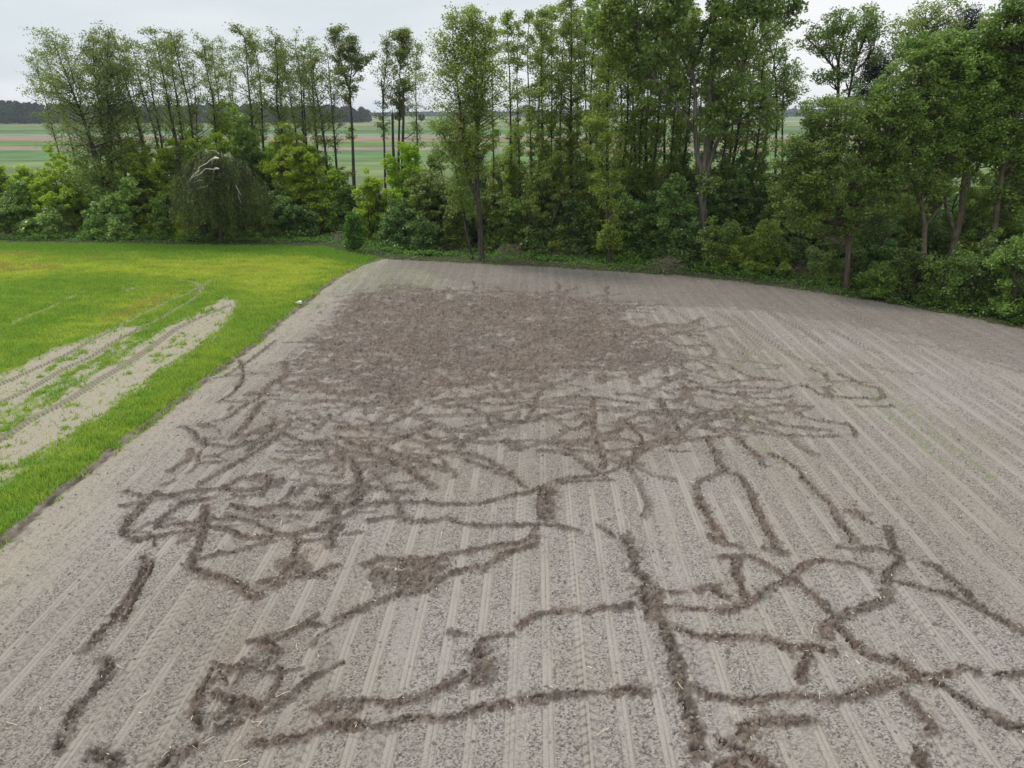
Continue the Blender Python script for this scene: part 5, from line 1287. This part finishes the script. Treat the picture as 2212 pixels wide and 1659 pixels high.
# ---- brushwood piles and dead brush
def brush(u, v, wpx, hgt, n, matn, label, seed, tang=False, name='brushwood_pile', cat='brushwood'):
    r = np.random.default_rng(seed); p = gp(u, v); w = wpx / F * (p[1] * .935 + 4.3); t = Tubes()
    for i in range(n):
        cx = r.uniform(-w / 2, w / 2); hh_ = hgt * (1 - (2 * cx / w) ** 2 * .6)
        c = np.array([cx, r.normal(0, .5), r.uniform(.1, 1) * hh_]); a = r.normal(-.35, .5) if not tang else r.uniform(0, 6.28)
        L = r.uniform(.7, 1.9); el = r.normal(-.12, .25) if not tang else r.uniform(-.3, 1.1)
        d = np.array([math.cos(a) * math.cos(el), math.sin(a) * .5, math.sin(el)]) * L / 2
        q = [c - d, c + r.normal(0, .06, 3), c + d]; q = np.array(q); q[:, 2] = np.maximum(q[:, 2], .03)
        t.add(smooth_line(q, 2), np.linspace(.035, .01, 5) * (1 if not tang else .5), 4)
    o_ = t.build(name, M[matn]); o_.location = (p[0], p[1], 0)
    tag(o_, label, cat)
brush(756, 521, 58, .95, 110, 'twig', 'heap of cut brown branches at the corner of the green crop', 1)
brush(1232, 560, 90, 1.3, 120, 'twig', 'tangle of dry twigs at the grove edge under the dark bush', 2, True, 'dead_brush', 'dead brush')
brush(1440, 587, 70, 1.2, 120, 'twig', 'tangle of dry twigs left of the poplar foot', 3, True, 'dead_brush', 'dead brush')
brush(1105, 556, 60, 1.2, 70, 'twig', 'dry bare twigs between the multi-stemmed alder and the olive bush', 4, True, 'dead_brush', 'dead brush')
brush(980, 545, 60, 1.1, 70, 'twig', 'dry bare twigs left of the multi-stemmed alder foot', 5, True, 'dead_brush', 'dead brush')
brush(10, 512, 60, .8, 60, 'twig', 'low pile of dry branches at the left border', 6, False)
brush(1722, 600, 40, 1.2, 50, 'twig', 'dry bare twigs right of the bright elder', 7, True, 'dead_brush', 'dead brush')
brush(175, 508, 90, 1.4, 70, 'twig', 'dry thin twigs below the broad light-green bush', 8, True, 'dead_brush', 'dead brush')

# ---- distant woods, far houses
def wood_mass(name, label, A_, B_, hA, hB, depth, n, size, seed, conif=.3, mat='far_tree'):
    r = np.random.default_rng(seed); A_, B_ = np.array(A_), np.array(B_); Ln = np.hypot(*(B_ - A_)); V_ = []
    k = int(Ln / 7) * 8; s = r.random(k); dd = r.random(k) ** .8 * depth
    nrm = np.array([-(B_ - A_)[1], (B_ - A_)[0]]) / Ln
    pos = A_ + (B_ - A_) * s[:, None] + nrm * dd[:, None] * np.sign(nrm[1] + 1e-9)
    H = (hA + (hB - hA) * s) * r.uniform(.74, 1.08, k) * (.9 + .2 * vn(s * Ln / 45, s * 0, seed))
    W = r.uniform(5., 8., k); con = r.random(k) < conif
    per_ = max(8, n // k)
    f = r.random((k, per_)); a = r.uniform(0, 6.28, (k, per_)); rad = np.sqrt(r.random((k, per_)))
    prof = np.where(con[:, None], 1 - f * .85, np.sqrt(np.clip(1 - (f * 1.05 - .35) ** 2 / .5, 0.02, 1)))
    x = pos[:, 0:1] + np.cos(a) * rad * prof * W[:, None]; y = pos[:, 1:2] + np.sin(a) * rad * prof * W[:, None]; z = H[:, None] * (.06 + .94 * f)
    V, Fq = leaf_quads(r, np.stack([x, y, z], -1).reshape(-1, 3), size, up=.4, aspect=.9)
    o_ = mesh_obj(name, V, Fq, M[mat]); tag(o_, label, 'woodland', kind='stuff')
a1, b1 = gp(-700, 271), gp(797, 264.5)
wood_mass('distant_wood', 'dark distant wood on the left ending beside the gap in the tree row', a1, b1, 24, 18.5, 60, 150000, 3.0, 3, .12)
b2, c2_ = gp(770, 251.5), gp(1500, 252)
wood_mass('distant_wood', 'hazy wood along the horizon behind the middle grove', b2, c2_, 12, 20, 80, 60000, 4.6, 4, .15)
wood_mass('distant_wood', 'hazy wood along the horizon behind the trees on the right', c2_, gp(2800, 252), 20, 27, 80, 80000, 4.6, 5, .15)
for i, (u, v, s, lab) in enumerate([(803.5, 250.5, 1.0, 'tiny white farmhouse leftmost at the far edge of the fields'), (821, 250.5, .8, 'tiny grey-roofed house in the middle of the far hamlet'), (846, 250.0, .9, 'tiny pale house rightmost in the far hamlet')]):
    p = gp(u, v + .6); r0 = empty('house', (p[0], p[1], 0)); w_, d_, h_ = 9 * s, 7 * s, 4.2 * s
    mesh_obj('wall', [(-w_/2, -d_/2, 0), (w_/2, -d_/2, 0), (w_/2, d_/2, 0), (-w_/2, d_/2, 0), (-w_/2, -d_/2, h_), (w_/2, -d_/2, h_), (w_/2, d_/2, h_), (-w_/2, d_/2, h_), (-w_/2, 0, h_ + 2.6*s), (w_/2, 0, h_ + 2.6*s)],
             [(0, 1, 5, 4), (1, 2, 6, 9, 5), (2, 3, 7, 6), (3, 0, 4, 8, 7)], M['wall'], r0)
    e_ = .5; mesh_obj('roof', [(-w_/2-e_, -d_/2-e_, h_-.3), (w_/2+e_, -d_/2-e_, h_-.3), (w_/2+e_, 0, h_+2.9*s), (-w_/2-e_, 0, h_+2.9*s), (w_/2+e_, d_/2+e_, h_-.3), (-w_/2-e_, d_/2+e_, h_-.3)], [(0, 1, 2, 3), (3, 2, 4, 5)], M['roof'], r0)
    tag(r0, lab, 'house', 'far houses')
# lone round trees in the far fields
for i, (u, vb, vt, w, lab) in enumerate([(911, 264, 246, 7, 'lone round tree in the far fields seen just right of the slim alder'), (815, 252, 243, 6, 'round tree among the far houses'), (1140, 258, 246, 8, 'lone far tree seen between the grove trunks')]):
    Yd = float(ydist(vb)); q = at(u, vb, Yd); H = at(u, vt, Yd)[2]; W_ = w / F * Yd
    C = clump_pts(rg, np.array([q[0], Yd, H * .58]), 1., 900, 1.) - [q[0], Yd, H * .58]; C = C * [W_, W_, H * .42] + [0, 0, H * .58]
    r0 = empty('field_tree', (q[0], Yd, 0)); V, Fq = leaf_quads(rg, C, 1.6); mesh_obj('crown', V, Fq, M['far_tree'], r0)
    t = Tubes(); t.add([(0, 0, -.3), (.2, 0, H * .3), (0, 0, H * .7)], [.5, .4, .2], 6); t.build('trunk', M['bark'], r0); tag(r0, lab, 'tree')

# ---- air
bx = [(sx * 5900, sy, sz) for sz in (-1.5, 60) for sx, sy in ((-1, -350), (1, -350), (1, 7900), (-1, 7900))]
m, n, l = pmat('haze'); out = N(n, 'ShaderNodeOutputMaterial'); pv = N(n, 'ShaderNodeVolumePrincipled')
pv.inputs['Color'].default_value = (.78, .88, 1.0, 1); pv.inputs['Density'].default_value = .00013; pv.inputs['Anisotropy'].default_value = .2
l.new(pv.outputs[0], out.inputs['Volume'])
tag(mesh_obj('haze', bx, [(3, 2, 1, 0), (4, 5, 6, 7), (0, 1, 5, 4), (1, 2, 6, 5), (2, 3, 7, 6), (3, 0, 4, 7)], m), kind='stuff')
